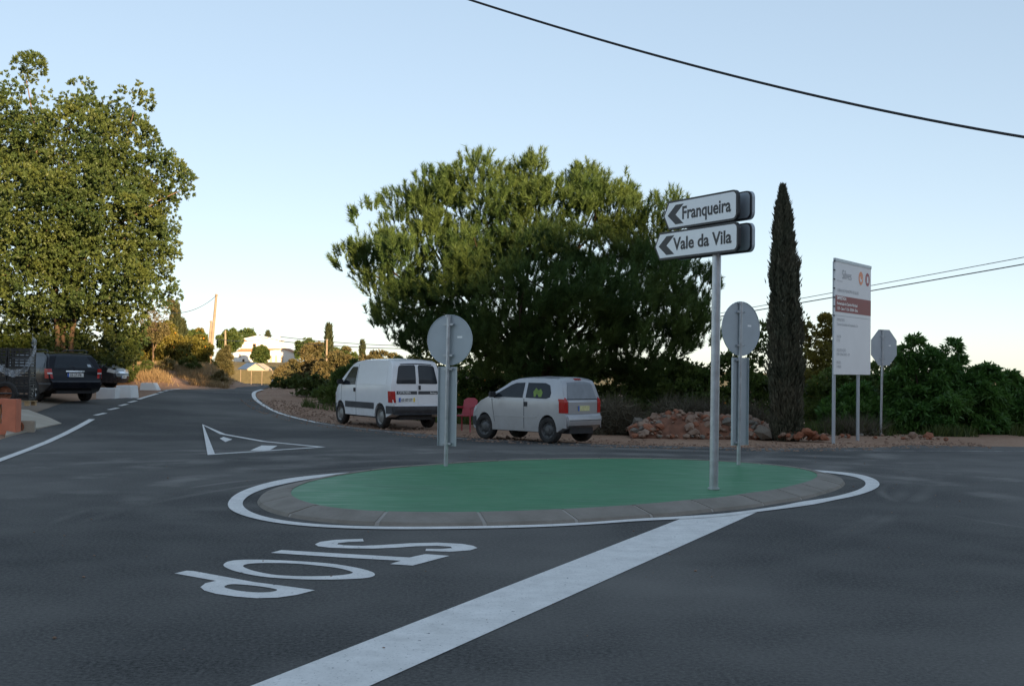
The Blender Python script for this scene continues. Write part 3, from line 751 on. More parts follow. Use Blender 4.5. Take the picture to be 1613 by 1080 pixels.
MB().prism([(0, 0), (BW, 0), (BW, BH), (0, BH)], lambda x, z, t: bp(x, z, 0 if t == 0 else -0.03)).build('board', M['board'], nb)
MB().prism([(-.02, BH), (BW+.01, BH), (BW+.01, BH+.07), (-.02, BH+.07)], lambda x, z, t: bp(x, z, 0.012 if t == 0 else -0.045)).build('top_rail', M['signpanel'], nb)
for k in range(7):
    z = BH*(0.52+0.08*k); MB().box(bp(-0.03, z, -0.015), (0.05, 0.03, 0.03), math.atan2(wd.y, wd.x)).build('tension_hook', M['grey_plastic'], nb)
for x in (0.13, BW*0.72):
    q = bp(x, 0, -0.07); g = H(q.x+b1.x, q.y+b1.y)
    MB().tube([(q.x, q.y, g-.1), (q.x, q.y, BO.z+BH+(.06 if x < .1 else 0))], 0.042, 12).build('post', M['signpanel'], nb, smooth=True, angle=60)
MB().prism([(0, BH*.555), (BW, BH*.555), (BW, BH*.70), (0, BH*.70)], lambda x, z, t: bp(x, z, .002 if t == 0 else .003)).build('red_band', M['red'], nb)
MB().prism([(0.03, BH*.520), (BW*.97, BH*.520), (BW*.97, BH*.524), (0.03, BH*.524)], lambda x, z, t: bp(x, z, .002 if t == 0 else .003)).build('thin_rule', M['grey_ink'], nb)
def btxt(s, x, z, size, mat, wt=0.0, xs=1.0): put_text('lettering', s, size, mat, bp(x, z, .005), wd, UP, nb, wt, 'LEFT', xs)
btxt('Silves', BW*.17, BH*.855, .30, M['grey_ink'], 0.0, 1.0)
btxt('câmara municipal', BW*.03, BH*.825, .055, M['grey_ink'])
for x, mt in ((BW*.70, 'orange'), (BW*.895, 'maroon')):
    ring = [(x+.16*math.cos(2*math.pi*k/28), BH*.892+.16*math.sin(2*math.pi*k/28)) for k in range(28)]
    e_ = MB().prism(ring, lambda a, z, t: bp(a, z, .002 if t == 0 else .004)).build('emblem', M[mt], nb)
    if mt == 'orange':
        cr = [(x+.09*math.cos(a), BH*.892+.09*math.sin(a)) for a in np.linspace(math.radians(110), math.radians(430-360+0), 2)]
        cres = [(x+.085*math.cos(a), BH*.892-.005+.085*math.sin(a)) for a in np.linspace(math.radians(150), math.radians(400), 16)]
        cres += [(x+.02+.062*math.cos(a), BH*.892+.03+.062*math.sin(a)) for a in np.linspace(math.radians(385), math.radians(165), 14)]
        MB().prism(cres, lambda a, z, t: bp(a, z, .0045 if t == 0 else .0055)).build('crescent', M['board'], e_)
    else:
        y0 = BH*.892
        tw = [(x-.06, y0-.08), (x+.06, y0-.08), (x+.06, y0+.08), (x+.03, y0+.08), (x+.03, y0+.05), (x+.012, y0+.05), (x+.012, y0+.08), (x-.012, y0+.08), (x-.012, y0+.05), (x-.03, y0+.05), (x-.03, y0+.08), (x-.06, y0+.08)]
        MB().prism(tw, lambda a, z, t: bp(a, z, .0045 if t == 0 else .0055)).build('tower', M['board'], e_)
btxt('OBRAS DO MUNICÍPIO DE SILVES', BW*.05, BH*.735, .098, M['grey_ink'])
btxt('EMPREITADA:', BW*.04, BH*.665, .105, M['signwhite'], .002)
btxt('Pavimentação do Caminho Municipal', BW*.04, BH*.62, .094, M['signwhite'], .0015)
btxt('1159 - Cano nº 1156 - SEIXM - Silves', BW*.04, BH*.575, .094, M['signwhite'], .0015)
for s, z in (('EMPREITEIRO:', .475), ('Tecnovia Sociedade de Empreitadas, S.A.', .435), ('VALOR:', .325), ('€ 750', .29), ('ADJUDICAÇÃO:', .205), ('POR CONCURSO - EM', .168), ('PRAZO:', .095), ('3 MESES', .058)):
    btxt(s, BW*.04, BH*z, .088, M['grey_ink'])

# ------------------------------------------------------------------ vehicles
class Car:
    """body made from a side outline; local x forward, y left, z up"""
    def __init__(s, name, label, cat, outline, w, belt, roof, rr, wheels, wr, fx, bodymat, sx=1.0, arch=None, fround=0.16, rround=0.06):
        s.o = empty(name); tag(s.o, label, cat)
        s.w = w; s.belt = belt; s.roof = roof; s.rr = rr; s.sx = sx; s.wheels = wheels; s.wr = wr
        s.outl = outline; s.fround = fround; s.rround = rround
        xs = [p[0] for p in outline]; s.xf = max(xs); s.xr = min(xs)
        ar = arch or wr*1.16
        pts = list(outline)
        # underside with wheel arches, from front to rear
        zb = outline[-1][1]
        for wx in sorted(wheels, reverse=True):
            a0 = math.asin(max(-1, min(1, (zb-wr)/ar)))
            for k in range(13):
                a = a0 + (math.pi-2*a0)*k/12
                pts.append((wx+ar*math.cos(a), wr+ar*math.sin(a)))
        bm = bmesh.new()
        n = len(pts)
        A = [bm.verts.new((x, w/2, z)) for x, z in pts]; B = [bm.verts.new((x, -w/2, z)) for x, z in pts]
        bm.faces.new(A); bm.faces.new(B[::-1])
        rim = []
        for i in range(n):
            j = (i+1) % n; bm.faces.new((A[j], A[i], B[i], B[j]))
        bm.edges.ensure_lookup_table()
        for e in bm.edges:
            a, b = e.verts
            if abs(a.co.y-b.co.y) < 1e-6 and a.co.z > zb+0.12 and b.co.z > zb+0.12:
                ia = (a.co.x, a.co.z); 
                if all(math.hypot(ia[0]-wx, ia[1]-wr) > ar+0.01 for wx in wheels): rim.append(e)
        bmesh.ops.bevel(bm, geom=rim, offset=0.055, segments=3, affect='EDGES', clamp_overlap=True)
        bmesh.ops.triangulate(bm, faces=[f for f in bm.faces if len(f.verts) > 4])
        s.cut(bm)
        s.finish(bm, 'body', bodymat, s.o)
    def cut(s, bm, axes='xyz'):
        for ax, lo, hi, st in ((0, s.xr, s.xf, 0.22), (2, 0.2, s.roof, 0.16), (1, -s.w/2, s.w/2, s.w/4)):
            c = lo+st
            while c < hi-0.01:
                co = [0, 0, 0]; co[ax] = c; no = [0, 0, 0]; no[ax] = 1
                bmesh.ops.bisect_plane(bm, geom=bm.verts[:]+bm.edges[:]+bm.faces[:], plane_co=co, plane_no=no, dist=1e-4)
                c += st
    def deform(s, p):
        x, y, z = p
        t = max(0, min(1.1, (z-s.belt)/(s.roof-s.belt)))
        k = 1-(1-s.rr)*t**1.15
        if z < s.belt: k *= 1-0.05*((s.belt-z)/s.belt)**2
        a = 0.75
        if x > s.xf-a: k *= 1-s.fround*((x-(s.xf-a))/a)**2
        b = 0.45
        if x < s.xr+b: k *= 1-s.rround*(((s.xr+b)-x)/b)**2
        yy = y*k
        z2 = z - 0.045*t*(2*y/s.w)**2
        x2 = x - (0.05*(2*y/s.w)**2*max(0, (x-(s.xf-1.0))/1.0) if x > s.xf-1 else 0) + (0.035*(2*y/s.w)**2*max(0, ((s.xr+.5)-x)/.5) if x < s.xr+.5 else 0)
        return Vector((x2*s.sx, yy, z2))
    def finish(s, bm, name, mat, parent, smooth=True):
        for v in bm.verts: v.co = s.deform(v.co)
        bmesh.ops.remove_doubles(bm, verts=bm.verts[:], dist=1e-4)
        bmesh.ops.recalc_face_normals(bm, faces=bm.faces)
        me = bpy.data.meshes.new(name); bm.to_mesh(me); bm.free()
        if smooth:
            me.polygons.foreach_set('use_smooth', [True]*len(me.polygons)); me.set_sharp_from_angle(angle=math.radians(38))
        me.materials.append(mat)
        return link(bpy.data.objects.new(name, me), parent)
    def _prism(s, pts, fn, name, mat, parent):
        bm = bmesh.new(); n = len(pts)
        A = [bm.verts.new(fn(p[0], p[1], 0)) for p in pts]; B = [bm.verts.new(fn(p[0], p[1], 1)) for p in pts]
        f1 = bm.faces.new(A); f2 = bm.faces.new(B[::-1])
        for i in range(n):
            j = (i+1) % n; bm.faces.new((A[j], A[i], B[i], B[j]))
        bmesh.ops.triangulate(bm, faces=[f1, f2])
        s.cut(bm)
        return s.finish(bm, name, mat, parent or s.o)
    def side(s, pts, name, mat, side=1, off=0.006, depth=0.02, parent=None):
        h = s.w/2
        return s._prism(pts, lambda x, z, t: Vector((x, side*(h+off if t == 0 else h-depth), z)), name, mat, parent)
    def edge_x(s, z, rear=True):
        """x of the outline at height z at the tail or nose"""
        best = None
        o = s.outl
        for a, b in zip(o[:-1], o[1:]):
            if (a[1]-z)*(b[1]-z) <= 0 and abs(a[1]-b[1]) > 1e-6:
                x = a[0]+(b[0]-a[0])*(z-a[1])/(b[1]-a[1])
                if (x < 0) == rear and (best is None or (x < best if rear else x > best)): best = x
        return best if best is not None else (s.xr if rear else s.xf)
    def end(s, pts, name, mat, rear=True, off=0.006, depth=0.02, parent=None):
        sg = -1 if rear else 1; bm = bmesh.new(); n = len(pts)
        A = [bm.verts.new((0, p[0], p[1])) for p in pts]; B = [bm.verts.new((1, p[0], p[1])) for p in pts]
        f1 = bm.faces.new(A); f2 = bm.faces.new(B[::-1])
        for i in range(n):
            j = (i+1) % n; bm.faces.new((A[j], A[i], B[i], B[j]))
        bmesh.ops.triangulate(bm, faces=[f1, f2])
        zs = [p[1] for p in pts]; ys = [p[0] for p in pts]
        cuts = [(2, z) for z in sorted(set([p[1] for p in s.outl]+[min(zs)+.1*k for k in range(1, 8)])) if min(zs)+.004 < z < max(zs)-.004]
        cuts += [(1, y) for y in [min(ys)+.09*k for k in range(1, 20)] if y < max(ys)-.01]
        for ax, c in cuts:
            co = [0, 0, 0]; co[ax] = c; no = [0, 0, 0]; no[ax] = 1
            bmesh.ops.bisect_plane(bm, geom=bm.verts[:]+bm.edges[:]+bm.faces[:], plane_co=co, plane_no=no, dist=1e-4)
        for v in bm.verts: v.co.x = s.edge_x(v.co.z, rear)+sg*(off if v.co.x < .5 else -depth)
        return s.finish(bm, name, mat, parent or s.o)
    def wheel(s, x, side, rimmat, style='steel', tyre_w=0.17, track=None):
        """tyre with a rim as its child"""
        r = s.wr; yo = side*(track or s.w/2-0.025)
        Mx = Matrix.Identity(3)
        base = Vector((x*s.sx, 0, r))
        def P(prof): return [(a, b) for a, b in prof]
        tw = tyre_w
        prof = [(r*.63, 0), (r*.70, .004), (r*.80, .012), (r*.93, .004), (r*.985, -.018), (r, -.045), (r, -tw+.045), (r*.985, -tw+.018), (r*.9, -tw), (r*.6, -tw), (r*.6, -tw*.5)]
        def lat(pr, n=28):
            m = MB(); m.lathe(pr, n); m.v = [tuple(Vector((v[0], yo+side*v[1], v[2]))+base) for v in m.v]; return m
        t = lat(prof).build('wheel', M['rubber'], s.o, smooth=True, angle=50)
        rim = lat([(r*.66, -.003), (r*.62, -.012), (r*.58, -.04), (r*.44, -.045), (r*.36, -.022), (r*.16, -.02), (r*.14, -.008), (0.001, -.006)] if style != 'alloy' else [(r*.66, -.003), (r*.62, -.012), (r*.6, -.07), (0.001, -.075)])
        ro_ = rim.build('rim', rimmat if style != 'alloy' else M['black_plastic'], t, smooth=True, angle=50)
        if style == 'alloy':
            for k in range(5):
                a = 2*math.pi*k/5+.3; m = MB()
                d = Vector((math.cos(a), 0, math.sin(a)))
                m.tube([base+Vector((0, yo-side*.02, 0)), base+d*r*.63+Vector((0, yo-side*.012, 0))], [.035, .028], 6)
                m.build('spoke', M['alloy'], t)
        else:
            for k in range(8):
                a = 2*math.pi*k/8; d = Vector((math.cos(a), 0, math.sin(a)))
                m = MB(); c0 = base+d*r*.47+Vector((0, yo-side*.040, 0)); m.tube([c0, c0+Vector((0, side*.004, 0))], .022, 8); m.build('rim_hole', M['black_plastic'], t)
        return t
    def inner(s):
        m = MB(); m.box((0, 0, s.wr+.06), ((s.xf-s.xr)*.93*s.sx, s.w*.62, .26)); m.build('underbody', M['black_plastic'], s.o)
    def plate(s, text, y, z, rear=True, w=.46, h=.11, mat=None, strip=True, yellow=True):
        sg = -1 if rear else 1
        pc = s.deform(Vector((s.edge_x(z, rear), y, z))); x = pc.x+sg*.014
        p = MB().box((x, pc.y, z), (.012, w, h)).build('number_plate', mat or M['plate_white'], s.o)
        xd = Vector((0, -1, 0)) if rear else Vector((0, 1, 0))
        if strip: MB().box((x+sg*.007, pc.y-xd.y*(w/2-.025), z), (.004, .05, h)).build('blue_strip', M['plate_blue'], p)
        if yellow: MB().box((x+sg*.007, pc.y+xd.y*(w/2-.022), z), (.004, .044, h)).build('yellow_strip', M['yellow'], p)
        if text:
            me = text_mesh(text, h*.86, .0015, 'CENTER'); xs = [v.co.x for v in me.vertices]; k = w*.70/(max(xs)-min(xs))
            for v in me.vertices: v.co = Vector((x+sg*.0085, pc.y+xd.y*v.co.x*k, z-h*.31+v.co.y))
            me.materials.append(M['signblack']); link(bpy.data.objects.new('plate_characters', me), p)
        return p
    def text_end(s, body, size, y, z, mat, parent=None):
        me = text_mesh(body, size, .001, 'LEFT')
        for v in me.vertices:
            zz = z+v.co.y; q = s.deform(Vector((s.edge_x(zz)-.02, y-v.co.x, zz))); v.co = Vector((q.x, q.y, zz))
        me.materials.append(mat); return link(bpy.data.objects.new('badge_lettering', me), parent or s.o)
    def mirror(s, x, z, side, mat):
        y = s.deform(Vector((x, side*s.w/2, z))).y
        m = MB(); m.box((x*s.sx, y+side*.10, z+.05), (.10, .17, .13)); m.box((x*s.sx+.01, y+side*.02, z-.01), (.05, .07, .04)); m.build('wing_mirror', mat, s.o, bevel=.02)
    def place(s, wx, side, ground, ang):
        """put the wheel at (wx, side) on the ground point; ang = heading of local x in world"""
        R_ = Matrix.Rotation(ang, 3, 'Z'); off = R_ @ Vector((wx*s.sx, side*(s.w/2-.1), 0))
        s.o.location = (ground.x-off.x, ground.y-off.y, ground.z); s.o.rotation_euler = (0, 0, ang)

# --- white delivery van
vo = [(-2.03, .40), (-2.08, .50), (-2.08, .60), (-2.03, .63), (-2.0, 1.0), (-1.97, 1.30), (-1.90, 1.66), (-1.82, 1.77), (-1.6, 1.81), (-.9, 1.83), (0.0, 1.82), (.5, 1.77), (.78, 1.68), (1.36, 1.14), (1.62, 1.03), (1.90, .88), (2.02, .72), (2.07, .55), (2.05, .40), (1.98, .30)]
van = Car('delivery_van', 'white delivery van with two rear doors parked on the gravel shoulder', 'van', vo, 1.52, 1.08, 1.82, .83, (1.36, -1.32), .31, 0, M['van_paint'], sx=.95, fround=.2, rround=.05)
van.inner()
van.side([(.30, 1.12), (1.22, 1.10), (1.05, 1.24), (.72, 1.58), (.62, 1.63), (.30, 1.63)], 'side_window', M['glass'])
van.side([(.30, 1.12), (1.22, 1.10), (1.05, 1.24), (.72, 1.58), (.62, 1.63), (.30, 1.63)], 'side_window', M['glass'], -1)
for sd_ in (1, -1):
    van.side([(.24, .30), (.255, .30), (.255, 1.70), (.24, 1.70)], 'door_seam', M['grey_plastic'], sd_, .002)
    van.side([(1.28, .62), (1.295, .62), (1.26, 1.12), (1.245, 1.12)], 'door_seam', M['grey_plastic'], sd_, .002)
    van.side([(-1.72, 1.14), (.16, 1.14), (.16, 1.64), (-1.62, 1.66)], 'pressed_panel', M['van_paint'], sd_, .008)
    van.side([(.28, .93), (.36, .93), (.36, 1.03), (.28, 1.03)], 'door_handle', M['black_plastic'], sd_, .03)
    van.side([(-.93, .50), (.97, .50), (.97, .66), (-.93, .66)], 'rub_strip', M['grey_plastic'], sd_, .014)
    van.side([(-2.05, .40), (-1.71, .40), (-1.71, .60), (-2.05, .60)], 'bumper_corner', M['grey_plastic'], sd_, .014)
    van.side([(1.82, .34), (2.03, .40), (2.05, .58), (1.80, .58)], 'front_bumper', M['grey_plastic'], sd_, .016)
    van.side([(1.78, .78), (1.96, .68), (1.97, .80), (1.84, .89)], 'head_lamp', M['lamp_clear'], sd_, .008)
    van.mirror(1.12, 1.13, sd_, M['black_plastic'])
    van.wheel(1.36, sd_, M['hubcap']); van.wheel(-1.32, sd_, M['hubcap'])
wnd = lambda s: [(s*.045, 1.17), (s*.60, 1.17), (s*.63, 1.20), (s*.60, 1.62), (s*.56, 1.66), (s*.08, 1.66), (s*.045, 1.62)]
for s_ in (1, -1):
    d = van.end([(s_*.012, .62), (s_*.64, .62), (s_*.66, 1.10), (s_*.63, 1.72), (s_*.012, 1.74)], 'rear_door', M['van_paint'], off=.010)
    van.end(wnd(s_), 'rear_window', M['glass'], off=.016, parent=d)
    van.end([(s_*.665, .69), (s_*.785, .69), (s_*.785, .98), (s_*.672, .98)], 'tail_lamp', M['tail_red'], off=.035, depth=.15)
    van.end([(s_*.02, .90), (s_*.62, .90), (s_*.62, .985), (s_*.02, .985)], 'black_strip', M['grey_plastic'], off=.016)
van.end([(-.03, 1.02), (-.09, 1.02), (-.09, 1.13), (-.03, 1.13)], 'door_handle', M['black_plastic'], off=.035)
van.end([(-.74, .38), (.74, .38), (.74, .60), (-.74, .60)], 'rear_bumper', M['grey_plastic'], off=.05)
van.end([(-.55, 1.70), (.55, 1.70), (.52, 1.67), (-.52, 1.67)], 'roof_gutter', M['grey_plastic'], off=.012)
van.end([(-.50, 1.17), (.50, 1.17), (.42, 1.62), (-.42, 1.62)], 'windscreen', M['glass'], rear=False, off=.006)
van.plate('65-87-ST', .33, .76)
van.text_end('CITROËN', .085, .58, .917, M['plate_white'])
van.text_end('Berlingo', .062, -.38, .92, M['plate_white'])
van.place(-1.32, 1, hit(603, 674.5), math.pi - math.radians(58))

# --- small silver hatchback
so = [(-1.80, .36), (-1.88, .40), (-1.90, .52), (-1.86, .60), (-1.80, .64), (-1.80, .90), (-1.77, .95), (-1.66, 1.28), (-1.59, 1.38), (-1.43, 1.43), (-.6, 1.44), (-.05, 1.42), (.22, 1.36), (1.00, .97), (1.36, .88), (1.66, .74), (1.82, .58), (1.85, .44), (1.80, .30), (1.72, .24)]
sil = Car('hatchback', 'small silver three door hatchback parked beside the pine', 'car', so, 1.30, .93, 1.45, .82, (1.20, -1.20), .285, 0, M['silver'], sx=.78, fround=.2, rround=.09)
sil.inner()
for sd_ in (1, -1):
    sil.side([(-.28, .97), (.80, .97), (.64, 1.08), (.20, 1.27), (.02, 1.32), (-.30, 1.33)], 'front_side_window', M['glass'], sd_)
    q = sil.side([(-.40, .97), (-.42, 1.33), (-1.05, 1.33), (-1.22, 1.28), (-1.30, 1.10), (-1.28, 1.00), (-1.15, .96)], 'rear_side_window', M['glass'], sd_)
    sil.side([(-.345, .30), (-.33, .30), (-.33, .95), (-.345, .95)], 'door_seam', M['grey_plastic'], sd_, .002)
    sil.side([(.775, .42), (.79, .42), (.90, .93), (.885, .93)], 'door_seam', M['grey_plastic'], sd_, .002)
    sil.side([(-.34, .78), (-.46, .78), (-.46, .88), (-.34, .88)], 'door_handle', M['black_plastic'], sd_, .014)
    sil.side([(-.80, .54), (.80, .54), (.80, .565), (-.80, .565)], 'body_crease', M['silver'], sd_, .012)
    sil.side([(-1.86, .34), (-1.58, .34), (-1.58, .56), (-1.88, .58)], 'bumper_corner', M['silver'], sd_, .016)
    sil.side([(1.58, .28), (1.84, .34), (1.85, .50), (1.62, .52)], 'front_bumper', M['black_plastic'], sd_, .014)
    sil.side([(1.55, .70), (1.78, .58), (1.74, .68), (1.62, .76)], 'head_lamp', M['lamp_clear'], sd_, .008)
    sil.mirror(.76, .97, sd_, M['black_plastic'])
    sil.wheel(1.20, sd_, M['steel_rim']); sil.wheel(-1.20, sd_, M['steel_rim'])
    sil.end([(sd_*.535, .66), (sd_*.662, .66), (sd_*.664, .95), (sd_*.60, 1.0), (sd_*.545, .92)], 'tail_lamp', M['tail_red'], off=.014, depth=.17)
sil.side([(-.70, 1.0), (-.76, 1.0), (-.80, 1.08), (-.88, 1.0), (-.97, 1.0), (-1.0, 1.1), (-.92, 1.19), (-.84, 1.15), (-.74, 1.21), (-.66, 1.12)], 'hi_vis_vest', M['hivis'], 1, .0085)
sil.end([(-.52, .64), (.52, .64), (.52, .93), (-.52, .93)], 'tailgate', M['silver'], off=.010)
sil.end([(-.53, .965), (.53, .965), (.47, 1.33), (-.47, 1.33)], 'rear_window', M['glass_grey'], off=.008)
sil.end([(-.56, .945), (.56, .945), (.56, .965), (-.56, .965)], 'window_seal', M['black_plastic'], off=.011)
sil.end([(-.13, 1.372), (.13, 1.372), (.12, 1.40), (-.12, 1.40)], 'high_brake_lamp', M['tail_red'], off=.02)
sil.end([(-.62, .36), (.62, .36), (.63, .60), (-.63, .60)], 'rear_bumper', M['silver'], off=.028)
sil.end([(-.60, .50), (.60, .50), (.60, .515), (-.60, .515)], 'bumper_groove', M['grey_plastic'], off=.031)
sil.end([(-.48, .99), (.48, .99), (.40, 1.33), (-.40, 1.33)], 'windscreen', M['glass'], rear=False)
sil.plate('', .0, .76, mat=M['plate_yellow'], yellow=False, w=.40)
sil.place(-1.20, 1, hit(866, 698), math.pi - math.radians(42))

# --- black estate car by the yard
eo = [(-2.30, .36), (-2.42, .42), (-2.44, .58), (-2.36, .68), (-2.32, .72), (-2.28, .98), (-2.02, 1.36), (-1.90, 1.44), (-1.6, 1.48), (-.4, 1.50), (.3, 1.43), (1.08, 1.0), (1.6, .94), (2.1, .83), (2.35, .66), (2.40, .48), (2.35, .32), (2.25, .24)]
est = Car('estate_car', 'black estate car seen from behind, parked in front of the big left tree', 'car', eo, 1.72, .97, 1.50, .76, (1.45, -1.38), .325, 0, M['black_paint'], sx=.95, fround=.2, rround=.10)
est.inner()
for sd_ in (1, -1):
    est.side([(-2.06, 1.02), (-1.05, 1.0), (-1.05, 1.36), (-1.80, 1.37), (-1.95, 1.26)], 'rear_quarter_window', M['glass'], sd_)
    est.side([(-.98, 1.0), (-.15, 1.0), (-.15, 1.37), (-.98, 1.37)], 'rear_door_window', M['glass'], sd_)
    est.side([(-.08, 1.0), (.80, 1.0), (.30, 1.31), (-.08, 1.36)], 'front_door_window', M['glass'], sd_)
    est.side([(-1.0, .30), (-.985, .30), (-.985, 1.0), (-1.0, 1.0)], 'door_seam', M['grey_plastic'], sd_, .002)
    est.side([(-2.40, .52), (-1.76, .52), (-1.76, .57), (-2.40, .57)], 'bumper_trim', M['grey_plastic'], sd_, .014)
    r_ = MB(); r_.tube([(-1.7, sd_*.60, 1.47), (-1.6, sd_*.60, 1.53), (-.3, sd_*.60, 1.54), (.05, sd_*.59, 1.47)], .018, 8); r_.build('roof_rail', M['black_plastic'], est.o, smooth=True)
    est.wheel(1.45, sd_, M['alloy'], 'alloy', .2); est.wheel(-1.38, sd_, M['alloy'], 'alloy', .2)
    est.end([(sd_*.72, .70), (sd_*.872, .70), (sd_*.868, .98), (sd_*.74, .98)], 'tail_lamp', M['tail_red'], off=.012, depth=.15)
    est.end([(sd_*.73, .83), (sd_*.87, .83), (sd_*.87, .87), (sd_*.73, .87)], 'lamp_band', M['lamp_clear'], off=.014)
est.end([(-.66, 1.0), (.66, 1.0), (.55, 1.38), (-.55, 1.38)], 'rear_window', M['glass'], off=.006)
est.end([(-.44, 1.04), (-.56, 1.04), (-.55, 1.12), (-.44, 1.12)], 'window_sticker', M['signback'], off=.009)
est.end([(-.30, .895), (.30, .895), (.30, .925), (-.30, .925)], 'chrome_strip', M['chrome'], off=.02)
est.end([(-.82, .40), (.82, .40), (.84, .62), (-.84, .62)], 'rear_bumper', M['black_paint'], off=.03)
est.end([(-.83, .60), (.83, .60), (.83, .625), (-.83, .625)], 'bumper_trim', M['grey_plastic'], off=.036)
est.end([(-.5, 1.02), (.5, 1.02), (.45, 1.4), (-.45, 1.4)], 'windscreen', M['glass'], rear=False)
wp = MB(); wp.tube([(-2.27*.95, 0, 1.02), (-2.20*.95, .18, 1.08), (-2.19*.95, .5, 1.09)], .012, 6); wp.build('rear_wiper', M['black_plastic'], est.o)
est.plate('33-27-FB', 0, .80, w=.50, yellow=False)
g_ = hit(57, 632.5)
est.place(-1.38, 1, g_, math.pi - math.radians(44))

# --- dark saloon behind the estate, nose to the right
do = [(-2.0, .36), (-2.12, .45), (-2.10, .62), (-2.0, .90), (-1.75, 1.0), (-1.35, 1.34), (-1.1, 1.40), (-.4, 1.42), (.15, 1.36), (.95, .97), (1.5, .90), (1.9, .78), (2.10, .62), (2.14, .46), (2.08, .32), (2.0, .24)]
drk = Car('saloon_car', 'dark grey car with pale headlamps parked behind the white blocks', 'car', do, 1.68, .94, 1.42, .76, (1.25, -1.28), .30, 0, M['dark_paint'], sx=.95, fround=.2, rround=.12)
drk.inner()
for sd_ in (1, -1):
    drk.side([(-.95, .98), (-.1, .98), (-.1, 1.32), (-.8, 1.31)], 'rear_side_window', M['glass'], sd_)
    drk.side([(-.03, .98), (.72, .98), (.18, 1.26), (-.03, 1.31)], 'front_side_window', M['glass'], sd_)
    drk.side([(1.80, .66), (2.10, .60), (2.06, .74), (1.86, .79)], 'head_lamp', M['lamp_clear'], sd_, .010)
    drk.mirror(.70, .98, sd_, M['dark_paint'])
    drk.wheel(1.25, sd_, M['hubcap']); drk.wheel(-1.28, sd_, M['hubcap'])
    drk.end([(sd_*.40, .60), (sd_*.76, .60), (sd_*.74, .74), (sd_*.42, .72)], 'head_lamp', M['lamp_clear'], rear=False, off=.012)
drk.end([(-.62, 1.0), (.62, 1.0), (.52, 1.34), (-.52, 1.34)], 'windscreen', M['glass_grey'], rear=False, off=.006)
drk.end([(-.36, .60), (.36, .60), (.36, .68), (-.36, .68)], 'grille', M['chrome'], rear=False, off=.008)
drk.end([(-.80, .36), (.80, .36), (.80, .52), (-.80, .52)], 'front_bumper', M['dark_paint'], rear=False, off=.025)
drk.plate('', 0, .46, rear=False, w=.48, yellow=False)
drk.o.location = (-17.2, 46.9, H(-17.2, 46.9)); drk.o.rotation_euler = (0, 0, math.radians(-4))

# ------------------------------------------------------------------ vegetation
def fast_mesh(name, V, nper, mat, parent, tri=False):
    """V: (n, nper, 3) one polygon per row"""
    n = V.shape[0]; me = bpy.data.meshes.new(name)
    me.vertices.add(n*nper); me.vertices.foreach_set('co', V.reshape(-1).astype(np.float32))
    me.loops.add(n*nper); me.loops.foreach_set('vertex_index', np.arange(n*nper, dtype=np.int32))
    me.polygons.add(n); me.polygons.foreach_set('loop_start', np.arange(0, n*nper, nper, dtype=np.int32))
    me.update(calc_edges=True); me.materials.append(mat)
    return link(bpy.data.objects.new(name, me), parent)
def unit(a): return a/np.maximum(1e-9, np.linalg.norm(a, axis=-1, keepdims=True))
def rand_dirs(n): return unit(RNG.normal(size=(n, 3)))
def blades(P, D, length, width, jit=0.35, kind='leaf', droop=0.0):
    """leaf polygons at P pointing along D. leaf = folded diamond (4 verts), needle = sliver triangle"""
    n = len(P); L = length*(1+RNG.uniform(-jit, jit, (n, 1))); W = width*(1+RNG.uniform(-jit, jit, (n, 1)))
    S = unit(np.cross(D, rand_dirs(n)))
    tip = P + D*L; tip[:, 2:3] -= droop*L
    if kind == 'needle':
        return np.stack([P - S*W*.5, P + S*W*.5, tip], 1)
    mid = P + D*L*.45
    return np.stack([P, mid + S*W*.5, tip, mid - S*W*.5], 1)
def wob(P, scale, seed, n=7):
    r = np.random.default_rng(seed); v = np.zeros(len(P))
    for i in range(n):
        k = r.normal(size=3)*scale; v += np.sin(P @ k + r.uniform(0, 6.3))
    return v/n**.5
def crown_points(ells, n, shell=0.45, gap=-0.4, scale=2.0, seed=1):
    """points filling ellipsoids, denser near the skin, with gaps; returns points and outward directions"""
    vol = np.array([e[1][0]*e[1][1]*e[1][2] for e in ells])**(2/3.); vol = vol/vol.sum()
    PP, DD = [], []
    for e, f in zip(ells, vol):
        m = max(4, int(n*f*1.6)); d = rand_dirs(m)
        r = 1-(RNG.random((m, 1))**1.6)*(1-shell) + RNG.normal(0, .06, (m, 1))
        p = np.array(e[0]) + d*np.array(e[1])*r; PP.append(p); DD.append(unit(d/np.array(e[1])))
    P = np.concatenate(PP); D = np.concatenate(DD)
    ctr = np.concatenate([np.repeat(np.array([e[0]]), len(q), 0) for e, q in zip(ells, PP)])
    P = ctr + (P-ctr)*(1+.13*wob(P, scale*1.3, seed+5)+.09*wob(P, scale*3.5, seed+9))[:, None]
    k = wob(P, scale*1.4, seed) > gap
    # drop points deep inside some other ellipsoid
    deep = np.zeros(len(P), bool)
    for e in ells:
        q = np.linalg.norm((P-np.array(e[0]))/np.array(e[1]), axis=1); deep |= q < shell*0.8
    k &= ~deep
    P, D = P[k], D[k]
    if len(P) > n:
        i = RNG.permutation(len(P))[:n]; P, D = P[i], D[i]
    return P, D
